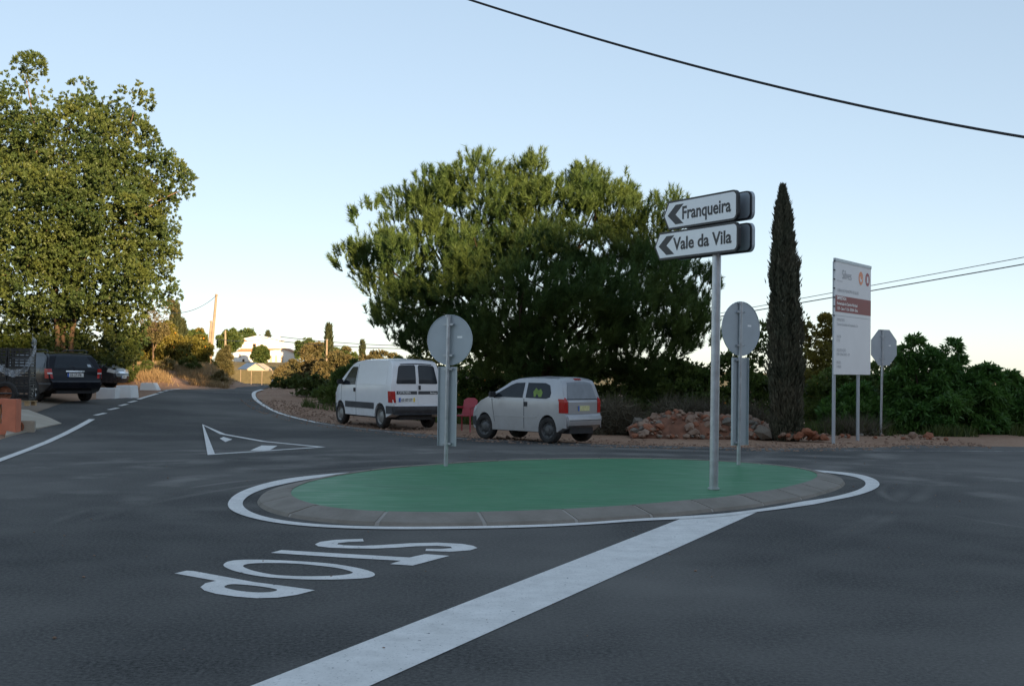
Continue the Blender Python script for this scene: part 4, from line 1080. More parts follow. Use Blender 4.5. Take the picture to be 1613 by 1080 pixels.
def bough_points(ells, n, per, r, gap, scale, seed, fill=.2, shell=.5):
    """foliage gathered in rounded boughs, with some fill deeper in the crown"""
    nb = max(6, int(n*(1-fill)/per)); C, DC = crown_points(ells, nb, shell, gap, scale, seed)
    m = len(C); R_ = np.repeat(r*RNG.uniform(.6, 1.35, (m, 1)), per, 0)
    d = rand_dirs(m*per); Dr = np.repeat(DC, per, 0) + np.array([0, 0, .35]); Dr = unit(Dr)
    dot = (d*Dr).sum(1, keepdims=True); d = np.where(dot < -.15, d-2*dot*Dr, d)
    P = np.repeat(C, per, 0) + d*R_*np.array([1, 1, .72])*(1-.35*RNG.random((m*per, 1))**2)
    D = unit(d+Dr*.5)
    P2, D2 = crown_points(ells, int(n*fill), .1, -9, scale, seed+1)
    P2 = P2*1.0
    return np.concatenate([P, P2]), np.concatenate([D, D2])
def rosettes(P, D, per, length, width, spread=0.75, up=0.25, r0=0.02, kind='leaf', droop=0.0, stem=0.0):
    n = len(P); Pr = np.repeat(P, per, 0); Dr = np.repeat(D, per, 0)
    d = unit(Dr + rand_dirs(n*per)*spread*1.4 + np.array([0, 0, up]))
    base = Pr + rand_dirs(n*per)*r0 + Dr*(RNG.random((n*per, 1))*stem)
    return blades(base, d, length, width, kind=kind, droop=droop)
def limb(mb, a, b, r0, r1, sag=0.12, n=6, seg=5):
    a = Vector(a); b = Vector(b); L = (b-a).length; path = []
    off = Vector((random.uniform(-1, 1), random.uniform(-1, 1), random.uniform(-.3, .6)))*L*sag
    for k in range(seg+1):
        t = k/seg; path.append(a.lerp(b, t) + off*math.sin(t*math.pi) + Vector((random.uniform(-1, 1), random.uniform(-1, 1), random.uniform(-1, 1)))*L*.02)
    path[0] = a; path[-1] = b
    mb.tube(path, [r0+(r1-r0)*k/seg for k in range(seg+1)], n); return path
def ell(px, py, Y, rx, ry, rz=None):
    """ellipsoid at a place seen at (px,py) at depth Y; rx, ry half sizes in photo pixels"""
    c = at(px, py, Y); k = Y/F
    return ((c.x, c.y, c.z), (rx*k, (rz if rz else rx)*k, ry*k))
def tree(name, label, cat, base, ells, leaf, n, per, length, width, trunk_r=0.12, bark='bark', gap=-0.5, shell=.45, scale=2.0, spread=.75, up=.25,
         stems=1, droop=0.0, group=None, fruit=0, seed=1, twigs=40, crown_name='crown', kind='leaf', stem=0.0, fork=0.35, bough=None):
    base = Vector(base); o = empty(name, base); tag(o, label, cat, group)
    L = [(tuple(np.array(e[0])-np.array(base)), e[1]) for e in ells]
    P, D = bough_points(L, n, bough[0], bough[1], gap, scale, seed, fill=(.34 if n > 20000 else .22)) if bough else crown_points(L, n, shell, gap, scale, seed)
    keep = P[:, 2] > 0.05; keep = keep if keep.sum() > 20 else np.ones(len(P), bool); P, D = P[keep], D[keep]
    fast_mesh(crown_name, rosettes(P, D, per, length, width, spread, up, length*.25, kind, droop, stem), 3 if kind == 'needle' else 4, leaf, o)
    mb = MB()
    zt = min(e[0][2]-e[1][2]*.2 for e in L); zt = max(.3, zt)
    for s in range(stems):
        foot = Vector((random.uniform(-1, 1), random.uniform(-1, 1), 0))*trunk_r*(4.5 if stems > 1 else 0); foot.z = -.1
        frk = Vector((foot.x*1.6, foot.y*1.6, zt*fork+.15))
        limb(mb, foot, frk, trunk_r, trunk_r*.75, .06, 8)
        for e in L[s::stems]:
            pth = limb(mb, frk, e[0], trunk_r*.5, trunk_r*.15, .14, 6)
            for q in range(max(1, twigs//len(L))):
                i = RNG.integers(len(P)); t = Vector(P[i])
                if (t-Vector(e[0])).length < max(e[1])*1.2: limb(mb, pth[random.randint(2, 5)], t, trunk_r*.14, .006, .1, 4, 4)
    mb.build('trunk', M[bark], o, smooth=True, angle=60)
    if fruit:
        fm = MB(); V = []
        idx = RNG.permutation(len(P))[:fruit]
        for i in idx:
            c = Vector(P[i])+Vector(D[i])*.03; r = random.uniform(.035, .045)
            fm.lathe([(.001, -r), (r*.7, -r*.7), (r, 0), (r*.7, r*.7), (.001, r)], 8); k = 8*5
            fm.v[-k:] = [tuple(Vector(v)+c) for v in fm.v[-k:]]
        f_ = fm.build('fruit', M['fruit'], o, smooth=True, angle=80); tag(f_, kind='stuff')
    return o

# --- big carob on the left
cb = Vector((-16.9, 45.6, 0)); cb.z = H(cb.x, cb.y)
Yc = 45.0
tree('carob_tree', 'tall broad evergreen tree rising behind the black estate car', 'tree', cb,
     [ell(30, 210, Yc, 75, 95), ell(110, 235, Yc-.8, 75, 80), ell(190, 245, Yc, 55, 65), ell(240, 285, Yc+.3, 48, 45), ell(60, 330, Yc-1.5, 95, 80), ell(150, 340, Yc-1.2, 85, 75), ell(215, 370, Yc, 42, 50),
      ell(60, 430, Yc-.8, 85, 65), ell(150, 430, Yc-.6, 80, 60), ell(220, 440, Yc, 38, 45), ell(-60, 250, Yc, 90, 120), ell(-50, 400, Yc, 90, 100), ell(40, 118, Yc, 20, 30), ell(120, 165, Yc, 32, 26), ell(210, 180, Yc, 18, 30), ell(285, 300, Yc, 20, 16), ell(190, 490, Yc+.5, 35, 40),
      ell(110, 500, Yc+1.2, 65, 48), ell(30, 500, Yc+1.2, 70, 50), ell(185, 530, Yc+1.5, 40, 45), ell(225, 400, Yc+.3, 42, 60), ell(250, 330, Yc+.4, 34, 30), ell(165, 200, Yc+.3, 45, 45)],
     M['carob'], 28000, 12, .112, .054, .11, 'bark_pale', gap=-2.2, shell=.12, scale=1.6, spread=.7, up=.3, stems=3, twigs=160, seed=3, fork=2.4, stem=.06, bough=(36, .58))
# --- umbrella pine
pb = Vector((0.75, 36.6, 0))
Yp = 36.0
pells = [ell(760, 345, Yp, 85, 78), ell(670, 370, Yp, 75, 68), ell(860, 345, Yp-.3, 85, 72), ell(950, 355, Yp, 75, 78), ell(1030, 390, Yp, 65, 68), ell(608, 420, Yp, 52, 52), ell(1080, 460, Yp, 42, 50), ell(700, 450, Yp-1.6, 95, 70), ell(830, 440, Yp-2.2, 110, 80), ell(960, 455, Yp-1.6, 95, 75), ell(620, 475, Yp-.6, 55, 45),
         ell(760, 515, Yp-1.0, 90, 50), ell(900, 520, Yp-1.0, 110, 55), ell(1020, 510, Yp-.6, 70, 55), ell(660, 505, Yp, 50, 38), ell(574, 425, Yp, 26, 30), ell(940, 300, Yp, 42, 26), ell(750, 290, Yp, 48, 28), ell(840, 290, Yp, 30, 24), ell(1000, 555, Yp, 70, 42), ell(880, 565, Yp-.4, 85, 42), ell(780, 555, Yp-.3, 70, 40), ell(700, 530, Yp, 50, 30), ell(1075, 520, Yp, 40, 36), ell(660, 310, Yp, 40, 22)]
po = empty('pine_tree', pb); tag(po, 'broad dome shaped pine tree behind the silver hatchback', 'tree')
pl = [(tuple(np.array(e[0])-np.array(pb)), e[1]) for e in pells]
P, D = bough_points(pl, 9800, 20, .52, -2.2, 1.6, 11, .3, .6)
D = unit(D*.55 + np.array([0, 0, .95]) + RNG.normal(0, .2, D.shape))
per = 58; n = len(P)
t = RNG.random((n*per, 1)); Lsh = np.repeat(.22+.16*RNG.random((n, 1)), per, 0)
Pr = np.repeat(P, per, 0) + np.repeat(D, per, 0)*t*Lsh
dn = unit(np.repeat(D, per, 0)*1.0 + rand_dirs(n*per)*.82)
fast_mesh('crown', blades(Pr, dn, .165, .020, .25, 'needle'), 3, M['pine'], po)
mb = MB(); fk = Vector((.05, 0, 1.3)); limb(mb, (0, 0, -.1), fk, .27, .22, .04, 10)
for e in pl:
    pth = limb(mb, fk, e[0], .085, .025, .12, 7)
    for q in range(9):
        i = RNG.integers(n); tt = Vector(P[i])
        if (tt-Vector(e[0])).length < max(e[1])*1.15: limb(mb, pth[random.randint(2, 5)], tt, .03, .01, .08, 5, 4)
mb.build('trunk', M['bark'], po, smooth=True, angle=60)

# --- cypresses
def cypress(label, base_px, top_px, Y, rpx, n, mat, blade, bw, base_dz=None, lobes=5, group=None, tip=.35):
    b = at(base_px[0], base_px[1], Y); t_ = at(top_px[0], top_px[1], Y); h = t_.z-b.z
    o = empty('cypress_tree', b); tag(o, label, 'tree', group)
    u = RNG.random(n)**.85; th = RNG.uniform(0, 2*math.pi, n)
    ks = np.array([0, .04, .15, .3, .5, .66, .8, .92, 1.0]); rs = np.array([.80, .87, .97, 1.0, .90, .80, .60, .36, .02])
    R_ = np.interp(u, ks, rs)*rpx*Y/F
    rid = (1+.13*np.sin(th*lobes+u*5)+.07*np.sin(th*11-u*9)+.09*np.sin(u*31+th*2)+.07*np.sin(u*67+th*3))*np.where(RNG.random(n) < .02, 1.25, 1.0)
    rr = R_*rid*(1-.55*RNG.random(n)**2.2)
    lean = (t_.x-b.x)*u
    Pp = np.stack([rr*np.cos(th)+lean, rr*np.sin(th), u*h*.985], 1)
    out = np.stack([np.cos(th), np.sin(th), np.zeros(n)], 1)
    Dd = unit(out*.33+np.array([0, 0, 1.0])+rand_dirs(n)*.3)
    fast_mesh('crown', blades(Pp, Dd, blade, bw, .4), 4, mat, o)
    m = MB(); m.tube([(0, 0, -.15), (0, 0, h*.3), (lean.max()*.8, 0, h*.85)], [.16*rpx*Y/F/.38, .12*rpx*Y/F/.38, .02], 8); m.build('trunk', M['bark'], o, smooth=True)
    return o
cypress('tall slender dark cypress standing between the arrow sign and the notice board', (1240, 697), (1233, 291), 28.3, 24, 30000, M['cypress'], .13, .032, lobes=7)
cypress('pointed cypress in the distance, taller one beside the wooden pole', (276, 550), (277, 482), 120, 6.8, 2600, M['far_cypress'], .55, .16)
cypress('shorter distant cypress touching the taller one near the wooden pole', (287, 550), (287, 507), 121, 5.5, 1800, M['far_cypress'], .5, .16)
cypress('distant slim cypress right of the white house', (517, 580), (518, 514), 140, 4.8, 1800, M['far_cypress'], .6, .16)
cypress('small far cypress above the white van roof', (571, 575), (571, 540), 170, 3.2, 900, M['far_cypress'], .6, .2)
cypress('tiny cypress peeking over the white house roof', (422, 545), (422, 524), 325, 4, 500, M['far_cypress'], .9, .3)

# --- hedgerow of citrus and broad-leaved trees behind the shoulder
def gb(px, Y): p = at(px, 600, Y); return (p.x, Y, H(p.x, Y)-.02)
def bushy(name, label, cat, px, py, Y, hw, hh, mat, n=900, per=9, ln=.12, wd_=.055, fruit=0, seed=1, extra=(), **kw):
    el = [ell(px, py, Y, hw*.75, hh*.8), ell(px-hw*.5, py+hh*.25, Y-.3, hw*.55, hh*.7), ell(px+hw*.5, py+hh*.2, Y-.3, hw*.55, hh*.7), ell(px, py+hh*.55, Y-.6, hw*.8, hh*.6), ell(px+hw*.2, py-hh*.45, Y, hw*.45, hh*.5)]
    el += [ell(a, b, Y, c, d) for a, b, c, d in extra]
    kw.setdefault('trunk_r', .07); kw.setdefault('twigs', 25); kw.setdefault('gap', -1.1); kw.setdefault('bough', (22, min(hw, hh)*Y/F*.24)); kw.setdefault('shell', .35); n = int(n*1.7)
    return tree(name, label, cat, gb(px, Y), el, mat, n, per, ln, wd_, fruit=fruit, seed=seed, **kw)
HG = 'hedgerow trees behind the shoulder'
bushy('orange_tree', 'dark orange tree with fruit behind the red chair', 'tree', 765, 620, 37.5, 62, 62, M['citrus'], 1500, 10, fruit=34, seed=21, group=HG)
bushy('orange_tree', 'dark orange tree directly behind the roof of the silver hatchback', 'tree', 870, 615, 39, 66, 58, M['citrus'], 1400, 10, fruit=16, seed=22, group=HG)
bushy('orange_tree', 'orange tree just right of the silver hatchback, under the pine', 'tree', 985, 625, 36.5, 62, 58, M['citrus'], 1400, 10, fruit=10, seed=23, group=HG)
bushy('orange_tree', 'orange tree behind the rubble, left of the arrow sign post', 'tree', 1078, 622, 35.5, 52, 58, M['citrus'], 1500, 10, fruit=8, seed=24, extra=((1060, 585, 20, 18), (1100, 590, 18, 16)), group=HG)
bushy('orange_tree', 'orange tree behind the round sign left of the cypress', 'tree', 1165, 625, 36, 56, 62, M['citrus'], 1600, 10, fruit=14, seed=25, extra=((1203, 545, 18, 32), (1150, 580, 22, 18)), group=HG)
bushy('orange_tree', 'tall yellowish orange tree right of the cypress, left of the notice board', 'tree', 1290, 585, 47, 42, 88, M['citrus_sun_tint'], 1700, 10, .14, .065, fruit=6, seed=26, extra=((1275, 520, 16, 22), (1305, 515, 16, 18)), group=HG)
bushy('orange_tree', 'dark orange tree right behind the cypress foot and notice board', 'tree', 1318, 635, 35, 62, 62, M['citrus'], 1700, 10, fruit=22, seed=27, group=HG)
bushy('orange_tree', 'orange tree directly behind the stop sign post', 'tree', 1398, 625, 35, 52, 66, M['citrus'], 1500, 10, fruit=26, seed=28, group=HG)
bushy('broadleaf_tree', 'bright green long leaved tree just right of the stop sign', 'tree', 1455, 620, 33, 62, 75, M['broad'], 1000, 14, .19, .052, seed=29, gap=-.55, extra=((1437, 556, 12, 20), (1486, 552, 16, 20), (1462, 575, 18, 18)), droop=.25, spread=.9, group=HG)
bushy('broadleaf_tree', 'long leaved green tree second from the right edge', 'tree', 1528, 632, 33.5, 55, 62, M['broad'], 900, 14, .19, .052, seed=30, gap=-.55, extra=((1516, 577, 13, 16), (1545, 592, 12, 14)), droop=.25, spread=.9, group=HG)
bushy('broadleaf_tree', 'long leaved green tree cut by the right edge of the picture', 'tree', 1600, 645, 34, 55, 52, M['broad'], 800, 14, .19, .052, seed=31, gap=-.55, extra=((1586, 600, 9, 12),), droop=.25, spread=.9, group=HG)
bushy('broadleaf_tree', 'low leafy green tree filling the gap under the notice board', 'tree', 1345, 645, 33.5, 48, 44, M['broad'], 800, 12, .16, .055, seed=76, group=HG)
bushy('bush', 'reddish brown bush at the far right behind the green trees', 'bush', 1605, 622, 44, 45, 28, M['olive'], 700, 9, .12, .06, seed=32)
bushy('orange_tree', 'yellow green tree top showing above the white van', 'tree', 650, 605, 44, 48, 52, M['citrus_sun_tint'], 1000, 10, .13, .06, seed=33, group=HG)
bushy('bush', 'dark dense bush behind the white van windscreen', 'bush', 545, 618, 42, 42, 46, M['citrus'], 1300, 9, .17, .035, seed=34, up=.7)
bushy('bush', 'dark bush between the round sign and the white van', 'bush', 690, 635, 38, 48, 48, M['citrus'], 1100, 9, seed=35)
bushy('bush', 'dark green bush at the inside of the road bend', 'bush', 493, 622, 46, 40, 32, M['weed'], 1100, 8, .13, .05, seed=36)
bushy('bush', 'low dark bush nearest the bend, beside the white marker', 'bush', 455, 612, 52, 26, 22, M['weed'], 700, 8, .13, .05, seed=37)
bushy('bush', 'brown olive bush in the sun above the road bend', 'bush', 488, 587, 74, 40, 25, M['olive'], 1300, 9, .17, .07, seed=38)
bushy('bush', 'brownish bush in the sun left of the white van', 'bush', 530, 582, 70, 36, 28, M['olive'], 1000, 9, .17, .07, seed=39)
bushy('bush', 'sunlit brown bush beyond the white van roof', 'bush', 590, 575, 85, 40, 26, M['olive'], 800, 9, .2, .08, seed=40)
bushy('bush', 'sunlit brown bush beside the far road', 'bush', 447, 592, 100, 15, 15, M['olive'], 500, 9, .2, .09, seed=41)
bushy('orchard_tree', 'far orchard tree seen under the pine, left of the arrow sign', 'tree', 1040, 610, 56, 60, 40, M['citrus'], 900, 9, .16, .08, seed=71, group='orchard trees beyond the hedgerow')
bushy('orchard_tree', 'far orchard tree seen beneath the left side of the pine', 'tree', 720, 600, 56, 60, 40, M['citrus'], 900, 9, .16, .08, seed=72, group='orchard trees beyond the hedgerow')
bushy('orchard_tree', 'far orchard tree glimpsed behind the notice board posts', 'tree', 1385, 610, 56, 60, 42, M['citrus'], 900, 9, .16, .08, seed=73, group='orchard trees beyond the hedgerow')
bushy('orchard_tree', 'far orchard tree low behind the rightmost green trees', 'tree', 1575, 618, 58, 70, 30, M['citrus_sun_tint'], 900, 9, .16, .08, seed=74, group='orchard trees beyond the hedgerow')
bushy('orchard_tree', 'far orchard tree behind the roof of the silver hatchback', 'tree', 880, 605, 57, 80, 38, M['citrus'], 900, 9, .16, .08, seed=75, group='orchard trees beyond the hedgerow')
# left side
bushy('orange_tree', 'sunlit orange tree full of fruit left of the wooden pole', 'tree', 248, 548, 62, 46, 42, M['citrus_sun_tint'], 1900, 10, .14, .065, fruit=70, seed=42, trunk_r=.06)
bushy('orange_tree', 'sunlit orange tree nearest to the wooden pole', 'tree', 300, 556, 66, 34, 36, M['citrus_sun_tint'], 1400, 10, .14, .065, fruit=36, seed=43, trunk_r=.06)
bushy('thin_tree', 'half bare yellowish tree at the right edge of the big left tree', 'tree', 240, 495, 60, 32, 42, M['olive'], 420, 8, .13, .05, seed=44, gap=0.0, twigs=110, trunk_r=.06, bark='bark_pale')
bushy('bush', 'shadowed dark bush behind the dark grey car', 'bush', 178, 565, 51, 34, 48, M['weed'], 1300, 9, .13, .05, seed=45)
bushy('bush', 'dark undergrowth bush behind the roof of the black estate', 'bush', 105, 560, 50, 46, 44, M['citrus'], 1500, 9, .13, .05, seed=46, fruit=8)
bushy('bush', 'dark undergrowth bush at the left edge behind the crates', 'bush', 20, 560, 46, 55, 46, M['citrus'], 1700, 9, .13, .05, seed=47, fruit=22)
bushy('bush', 'small green shrub on the bank beside the white blocks', 'bush', 228, 588, 53, 17, 18, M['weed'], 450, 8, .12, .04, seed=48)
bushy('feathery_tree', 'feathery olive green tree right of the wooden pole', 'tree', 353, 570, 86, 12, 25, M['olive'], 1300, 9, .2, .04, seed=49, up=.8, trunk_r=.06, bark='bark_pale')
bushy('far_tree', 'far dark tree left of the white house', 'tree', 362, 533, 275, 18, 15, M['carob'], 700, 9, .6, .3, seed=50)
bushy('far_tree', 'far dark tree rising behind the white house', 'tree', 386, 530, 330, 20, 15, M['carob'], 700, 9, .6, .3, seed=51)
bushy('far_tree', 'round green tree in front of the white house', 'tree', 410, 557, 285, 12, 14, M['carob'], 900, 9, .5, .25, seed=52)
bushy('far_tree', 'far dark tree just right of the white house', 'tree', 484, 549, 290, 20, 15, M['carob'], 700, 9, .6, .3, seed=53)
bushy('far_tree', 'far tree second to the right of the white house', 'tree', 497, 552, 250, 22, 14, M['olive'], 700, 9, .6, .3, seed=54)
bushy('far_tree', 'far green tree behind the pair of distant cypresses', 'tree', 305, 536, 170, 20, 18, M['carob'], 700, 9, .4, .2, seed=55)
bushy('far_tree', 'far bush at the foot of the distant slim cypress', 'tree', 535, 562, 180, 26, 16, M['carob'], 700, 9, .4, .2, seed=56)
bushy('bush', 'brown bush below the white house beside the fence', 'bush', 460, 578, 200, 16, 11, M['olive'], 600, 9, .4, .2, seed=57)
bushy('far_tree', 'far tree at the left behind the fruit trees', 'tree', 225, 540, 95, 40, 30, M['carob'], 900, 9, .25, .12, seed=58)

for i_, (a_, b_, c_, lab_) in enumerate(((262, 597, 53.5, 'small dry shrub on the left part of the sunny bank'), (300, 594, 54.5, 'small dry shrub in the middle of the sunny bank'), (345, 600, 53.0, 'small dry shrub at the right end of the sunny bank'))):
    bp_ = at(a_, b_, c_); b_ = b_ - (H(bp_.x, c_)+.25-bp_.z)*F/c_
    bushy('dry_shrub', lab_, 'shrub', a_, b_, c_, 13, 11, M['olive'] if i_ != 1 else M['weed'], 160, 8, .13, .035, seed=80+i_, up=.8, trunk_r=.02, twigs=30, group='dry shrubs on the bank')
# --- dry brush, grass and weeds that nobody could count
def grass(name, label, pts, mat, length, width, up=1.2, kind='needle'):
    P = np.array(pts); D = unit(rand_dirs(len(P))*.6+np.array([0, 0, up]))
    o = fast_mesh(name, blades(P, D, length, width, .5, kind), 3 if kind == 'needle' else 4, mat, None)
    tag(o, label, 'grass', kind='stuff'); return o
pts = []
while len(pts) < 26000:
    x = random.uniform(-30, -11) if len(pts) % 3 == 0 else random.uniform(-20, -11.6); y = random.uniform(50.5, 80) if len(pts) % 3 == 0 else random.uniform(51.2, 58.5)
    if road_gap(x, y) > (1.0 if y < 60 else 2.7) and math.sin(x*2.3+y*1.7)+math.sin(y*3.1-x*1.4)+math.sin(x*5.3+y*2.9)*.7 > random.uniform(-1.2, .9): pts.append((x, y, H(x, y)-.04))
grass('dry_grass', 'dry straw coloured grass on the earth bank by the far road', pts, M['dry'], .27, .026)
pts = []
while len(pts) < 9000:
    x = random.uniform(-60, 0); y = random.uniform(85, 260)
    if road_gap(x, y) > 2.6: pts.append((x, y, H(x, y)-.05))
grass('dry_grass', 'dry grass on the far fields beside the road', pts, M['dry'], .7, .12)
pts = []
while len(pts) < 6500:
    x = random.uniform(-7.0, 14); y0 = 31.0 if x > 1.5 else 33.2+(-x)*.95
    y = y0+abs(random.gauss(0, 1.0)); 
    if math.sin(x*2.3)+math.sin(x*.9+y) > -.2+random.uniform(-.5, .5) and (x > 1 or random.random() < .35): pts.append((x, y, H(x, y)-.03))
grass('weeds', 'low weeds along the foot of the hedgerow', pts, M['weed'], .28, .035)
def brush(label, px, py, Y, hw, hh, n, seed):
    e = [ell(px, py, Y, hw, hh), ell(px-hw*.4, py+hh*.4, Y-.2, hw*.7, hh*.7), ell(px+hw*.4, py+hh*.4, Y-.2, hw*.7, hh*.7)]
    b = gb(px, Y); o = empty('brush_pile', b); tag(o, label, 'brush')
    L = [(tuple(np.array(q[0])-np.array(b)), q[1]) for q in e]
    P, D = crown_points(L, n, .2, -.9, 2, seed); P = P[P[:, 2] > 0]
    D = unit(rand_dirs(len(P))+np.array([0, 0, .35]))
    fast_mesh('dry_twigs', blades(P, D, .42, .016, .5, 'needle'), 3, M['twig'], o)
    P2 = P[::4]; fast_mesh('withered_leaves', blades(P2, rand_dirs(len(P2)), .07, .035, .4), 4, M['cypress'], o)
brush('tangled dry brush heap just right of the silver hatchback', 970, 663, 30.5, 46, 28, 9000, 61)
brush('grey dry brush behind the middle of the rubble pile', 1085, 655, 31.5, 55, 20, 7500, 62)
brush('dry brush behind the right end of the rubble pile', 1170, 662, 31.5, 40, 18, 5000, 63)
brush('dry brush behind the feet of the notice board', 1340, 678, 31.5, 55, 9, 2200, 64)

# ------------------------------------------------------------------ rubble, shoulder stones
def rock_mesh(seed, flat=.75):
    r = random.Random(seed); bm = bmesh.new(); bmesh.ops.create_icosphere(bm, subdivisions=1, radius=.5)
    cuts = [Vector((r.gauss(0, 1), r.gauss(0, 1), r.gauss(0, 1))).normalized() for _ in range(6)]
    for v in bm.verts:
        for c in cuts:
            d = v.co.dot(c); lim = r.uniform(.30, .40)
            if d > lim: v.co -= c*(d-lim)*.9
        v.co *= r.uniform(.92, 1.08); v.co.z *= flat
    me = bpy.data.meshes.new('stone'); bm.to_mesh(me); bm.free(); return me
RM = []
for k in range(12):
    me = rock_mesh(100+k); me.materials.append(M[('rock_a', 'rock_a', 'rock_a', 'rock_b', 'rock_c', 'rock_a', 'rock_b', 'rock_a', 'rock_c', 'rock_a', 'rock_a', 'rock_b')[k]]); RM.append(me)
red_idx = [3, 6, 11]; grey_idx = [4, 8]
def stone(parent, p, s, me=None):
    o = bpy.data.objects.new('stone', me or random.choice(RM)); COL.objects.link(o); o.parent = parent
    o.location = p; o.scale = (s*random.uniform(.8, 1.3), s*random.uniform(.8, 1.2), s*random.uniform(.75, 1.1))
    o.rotation_euler = (random.uniform(-.5, .5), random.uniform(-.5, .5), random.uniform(0, 6.3)); return o
rub = empty('rubble_pile', (4.6, 29.2, 0)); tag(rub, 'long heap of broken pinkish stones at the edge of the road', 'rubble')
def rub_h(x):   # silhouette height along the pile, metres
    return float(np.interp(x, [2.9, 3.2, 3.6, 4.1, 4.5, 5.2, 5.8, 6.1, 6.3], [.15, .42, .55, .74, .62, .58, .55, .42, .2]))
core = MB(); nx_ = 26; vs2 = []
for i in range(nx_+1):
    x = 2.85+3.5*i/nx_; h = rub_h(x)*.80
    for j in range(9):
        t_ = j/8; y = 28.55+1.9*t_; vs2.append((x-4.6, y-29.2, h*math.sin(math.pi*min(1, t_*1.15))**.8 if 0 < t_ < .87 else -.03))
core.add(vs2, [(i*9+j, (i+1)*9+j, (i+1)*9+j+1, i*9+j+1) for i in range(nx_) for j in range(8)])
core.v = [(x, y, z+(random.uniform(-.04, .05) if z > .02 else 0)) for x, y, z in core.v]
core.build('earth_core', M['soil'], rub, smooth=True, angle=50)
for k in range(300):
    x = random.uniform(2.9, 6.3); t_ = random.random()**.9*.62
    if 3.65 < x < 4.35 and t_ < .33 and random.random() < .6: continue       # the bare earth face
    h = rub_h(x)*.80*math.sin(math.pi*min(1, t_*1.15))**.8
    s = random.choice((.08, .10, .12, .15, .17, .20, .26, .34)); stone(rub, (x-4.6, 28.55+1.9*t_-29.2, h+s*.12), s)
for k in range(34):
    x = random.uniform(2.85, 6.4); stone(rub, (x-4.6, 28.45-29.2+random.uniform(-.12, .1), .04), random.uniform(.09, .2))
rub2 = empty('rubble_pile', (6.6, 28.0, 0)); tag(rub2, 'small heap of red earth clods and stones at the cypress foot', 'rubble')
stone(rub2, (-.62, .25, .17), .62, RM[4])
for k in range(46):
    x = random.uniform(-.35, .75); s = random.uniform(.10, .27); hh = .24*max(0, 1-abs(x-.15)/.8)
    stone(rub2, (x, random.uniform(-.25, .35), random.uniform(0, hh)+.05), s, RM[random.choice(red_idx+red_idx+[0, 1, 5, 8])])
rub3 = empty('rubble_pile', (8.4, 29.5, 0)); tag(rub3, 'low scatter of stones round the notice board posts', 'rubble')
for k in range(46):
    x = random.uniform(-.9, 2.2); s = random.uniform(.06, .16); stone(rub3, (x, random.uniform(-.9, .8), .03), s)
stone(rub3, (1.55, .1, .07), .30, RM[7]); stone(rub3, (1.95, .1, .06), .24, RM[3])
lm = MB(); lm.tube([(9.0+k*.4, 29.9+random.uniform(-.1, .1), 0) for k in range(0)] or [(0, 0, -1), (0, 0, -1.1)], .01, 3)
# loose gravel along the road edge
gv_ = []
bm = bmesh.new(); bmesh.ops.create_icosphere(bm, subdivisions=1, radius=.5); base_v = np.array([v.co[:] for v in bm.verts]); base_f = [[v.index for v in f.verts] for f in bm.faces]; bm.free()
pe = smooth_path([e for e in edge[3:]] + [H2((1330, 706)), H2((1440, 702)), H2((1560, 704))], 8)
Vs, Fs = [], []
for k in range(2600):
    i = random.randrange(len(pe)-1); a = Vector(pe[i]); b = Vector(pe[i+1]); d = (b-a).normalized()
    q = a.lerp(b, random.random()) + Vector((-d.y, d.x))*max(-.55, random.gauss(.4, .75))
    s = random.choice((.02, .025, .03, .04, .06)); o_ = len(Vs)*12
    Vs.append(base_v*np.array([s*random.uniform(.8, 1.5), s*random.uniform(.8, 1.3), s*.7])*(1+RNG.normal(0, .1, (12, 1))) + np.array([q.x, q.y, H(q.x, q.y)-.004+s*.15]))
    Fs += [[o_+i_ for i_ in f] for f in base_f]
for k in range(170):
    q = Vector((random.uniform(-5.5, 7), random.uniform(6.5, 24))); s = random.choice((.008, .01, .012, .016, .022)); o_ = len(Vs)*12
    Vs.append(base_v*np.array([s*1.3, s, s*.7]) + np.array([q.x, q.y, s*.25+.002])); Fs += [[o_+i_ for i_ in f] for f in base_f]
gm_ = bpy.data.meshes.new('gravel'); gm_.from_pydata(np.concatenate(Vs).tolist(), [], Fs); gm_.materials.append(M['rock_a'])
tag(link(bpy.data.objects.new('gravel', gm_)), 'loose pinkish gravel on the road shoulder and scattered over the asphalt', 'gravel', kind='stuff')

# ------------------------------------------------------------------ red plastic chair
cp = at(733, 665, 30.2); ch = empty('plastic_chair', (cp.x, 30.2, H(cp.x, 30.2)), math.radians(-25)); tag(ch, 'faded red plastic armchair between the white van and the silver hatchback', 'chair')
RP = M['red_plastic']
MB().box((0, 0, .40), (.42, .42, .035)).build('seat', RP, ch, bevel=.012)
MB().prism([(-.21, .40), (.21, .40), (.19, .78), (.10, .84), (-.10, .84), (-.19, .78)], lambda x, z, t: Vector((x, .20+(z-.40)*.22+(.022 if t else 0), z))).build('backrest', RP, ch)
for sx_ in (-1, 1):
    MB().tube([(sx_*.24, -.20, .0), (sx_*.225, -.18, .58)], [.016, .02], 8).build('leg', RP, ch, smooth=True)
    MB().tube([(sx_*.23, .26, .0), (sx_*.20, .19, .42)], [.016, .02], 8).build('leg', RP, ch, smooth=True)
    MB().tube([(sx_*.225, -.20, .58), (sx_*.235, -.05, .61), (sx_*.23, .12, .60), (sx_*.20, .26, .60)], .024, 8).build('armrest', RP, ch, smooth=True)

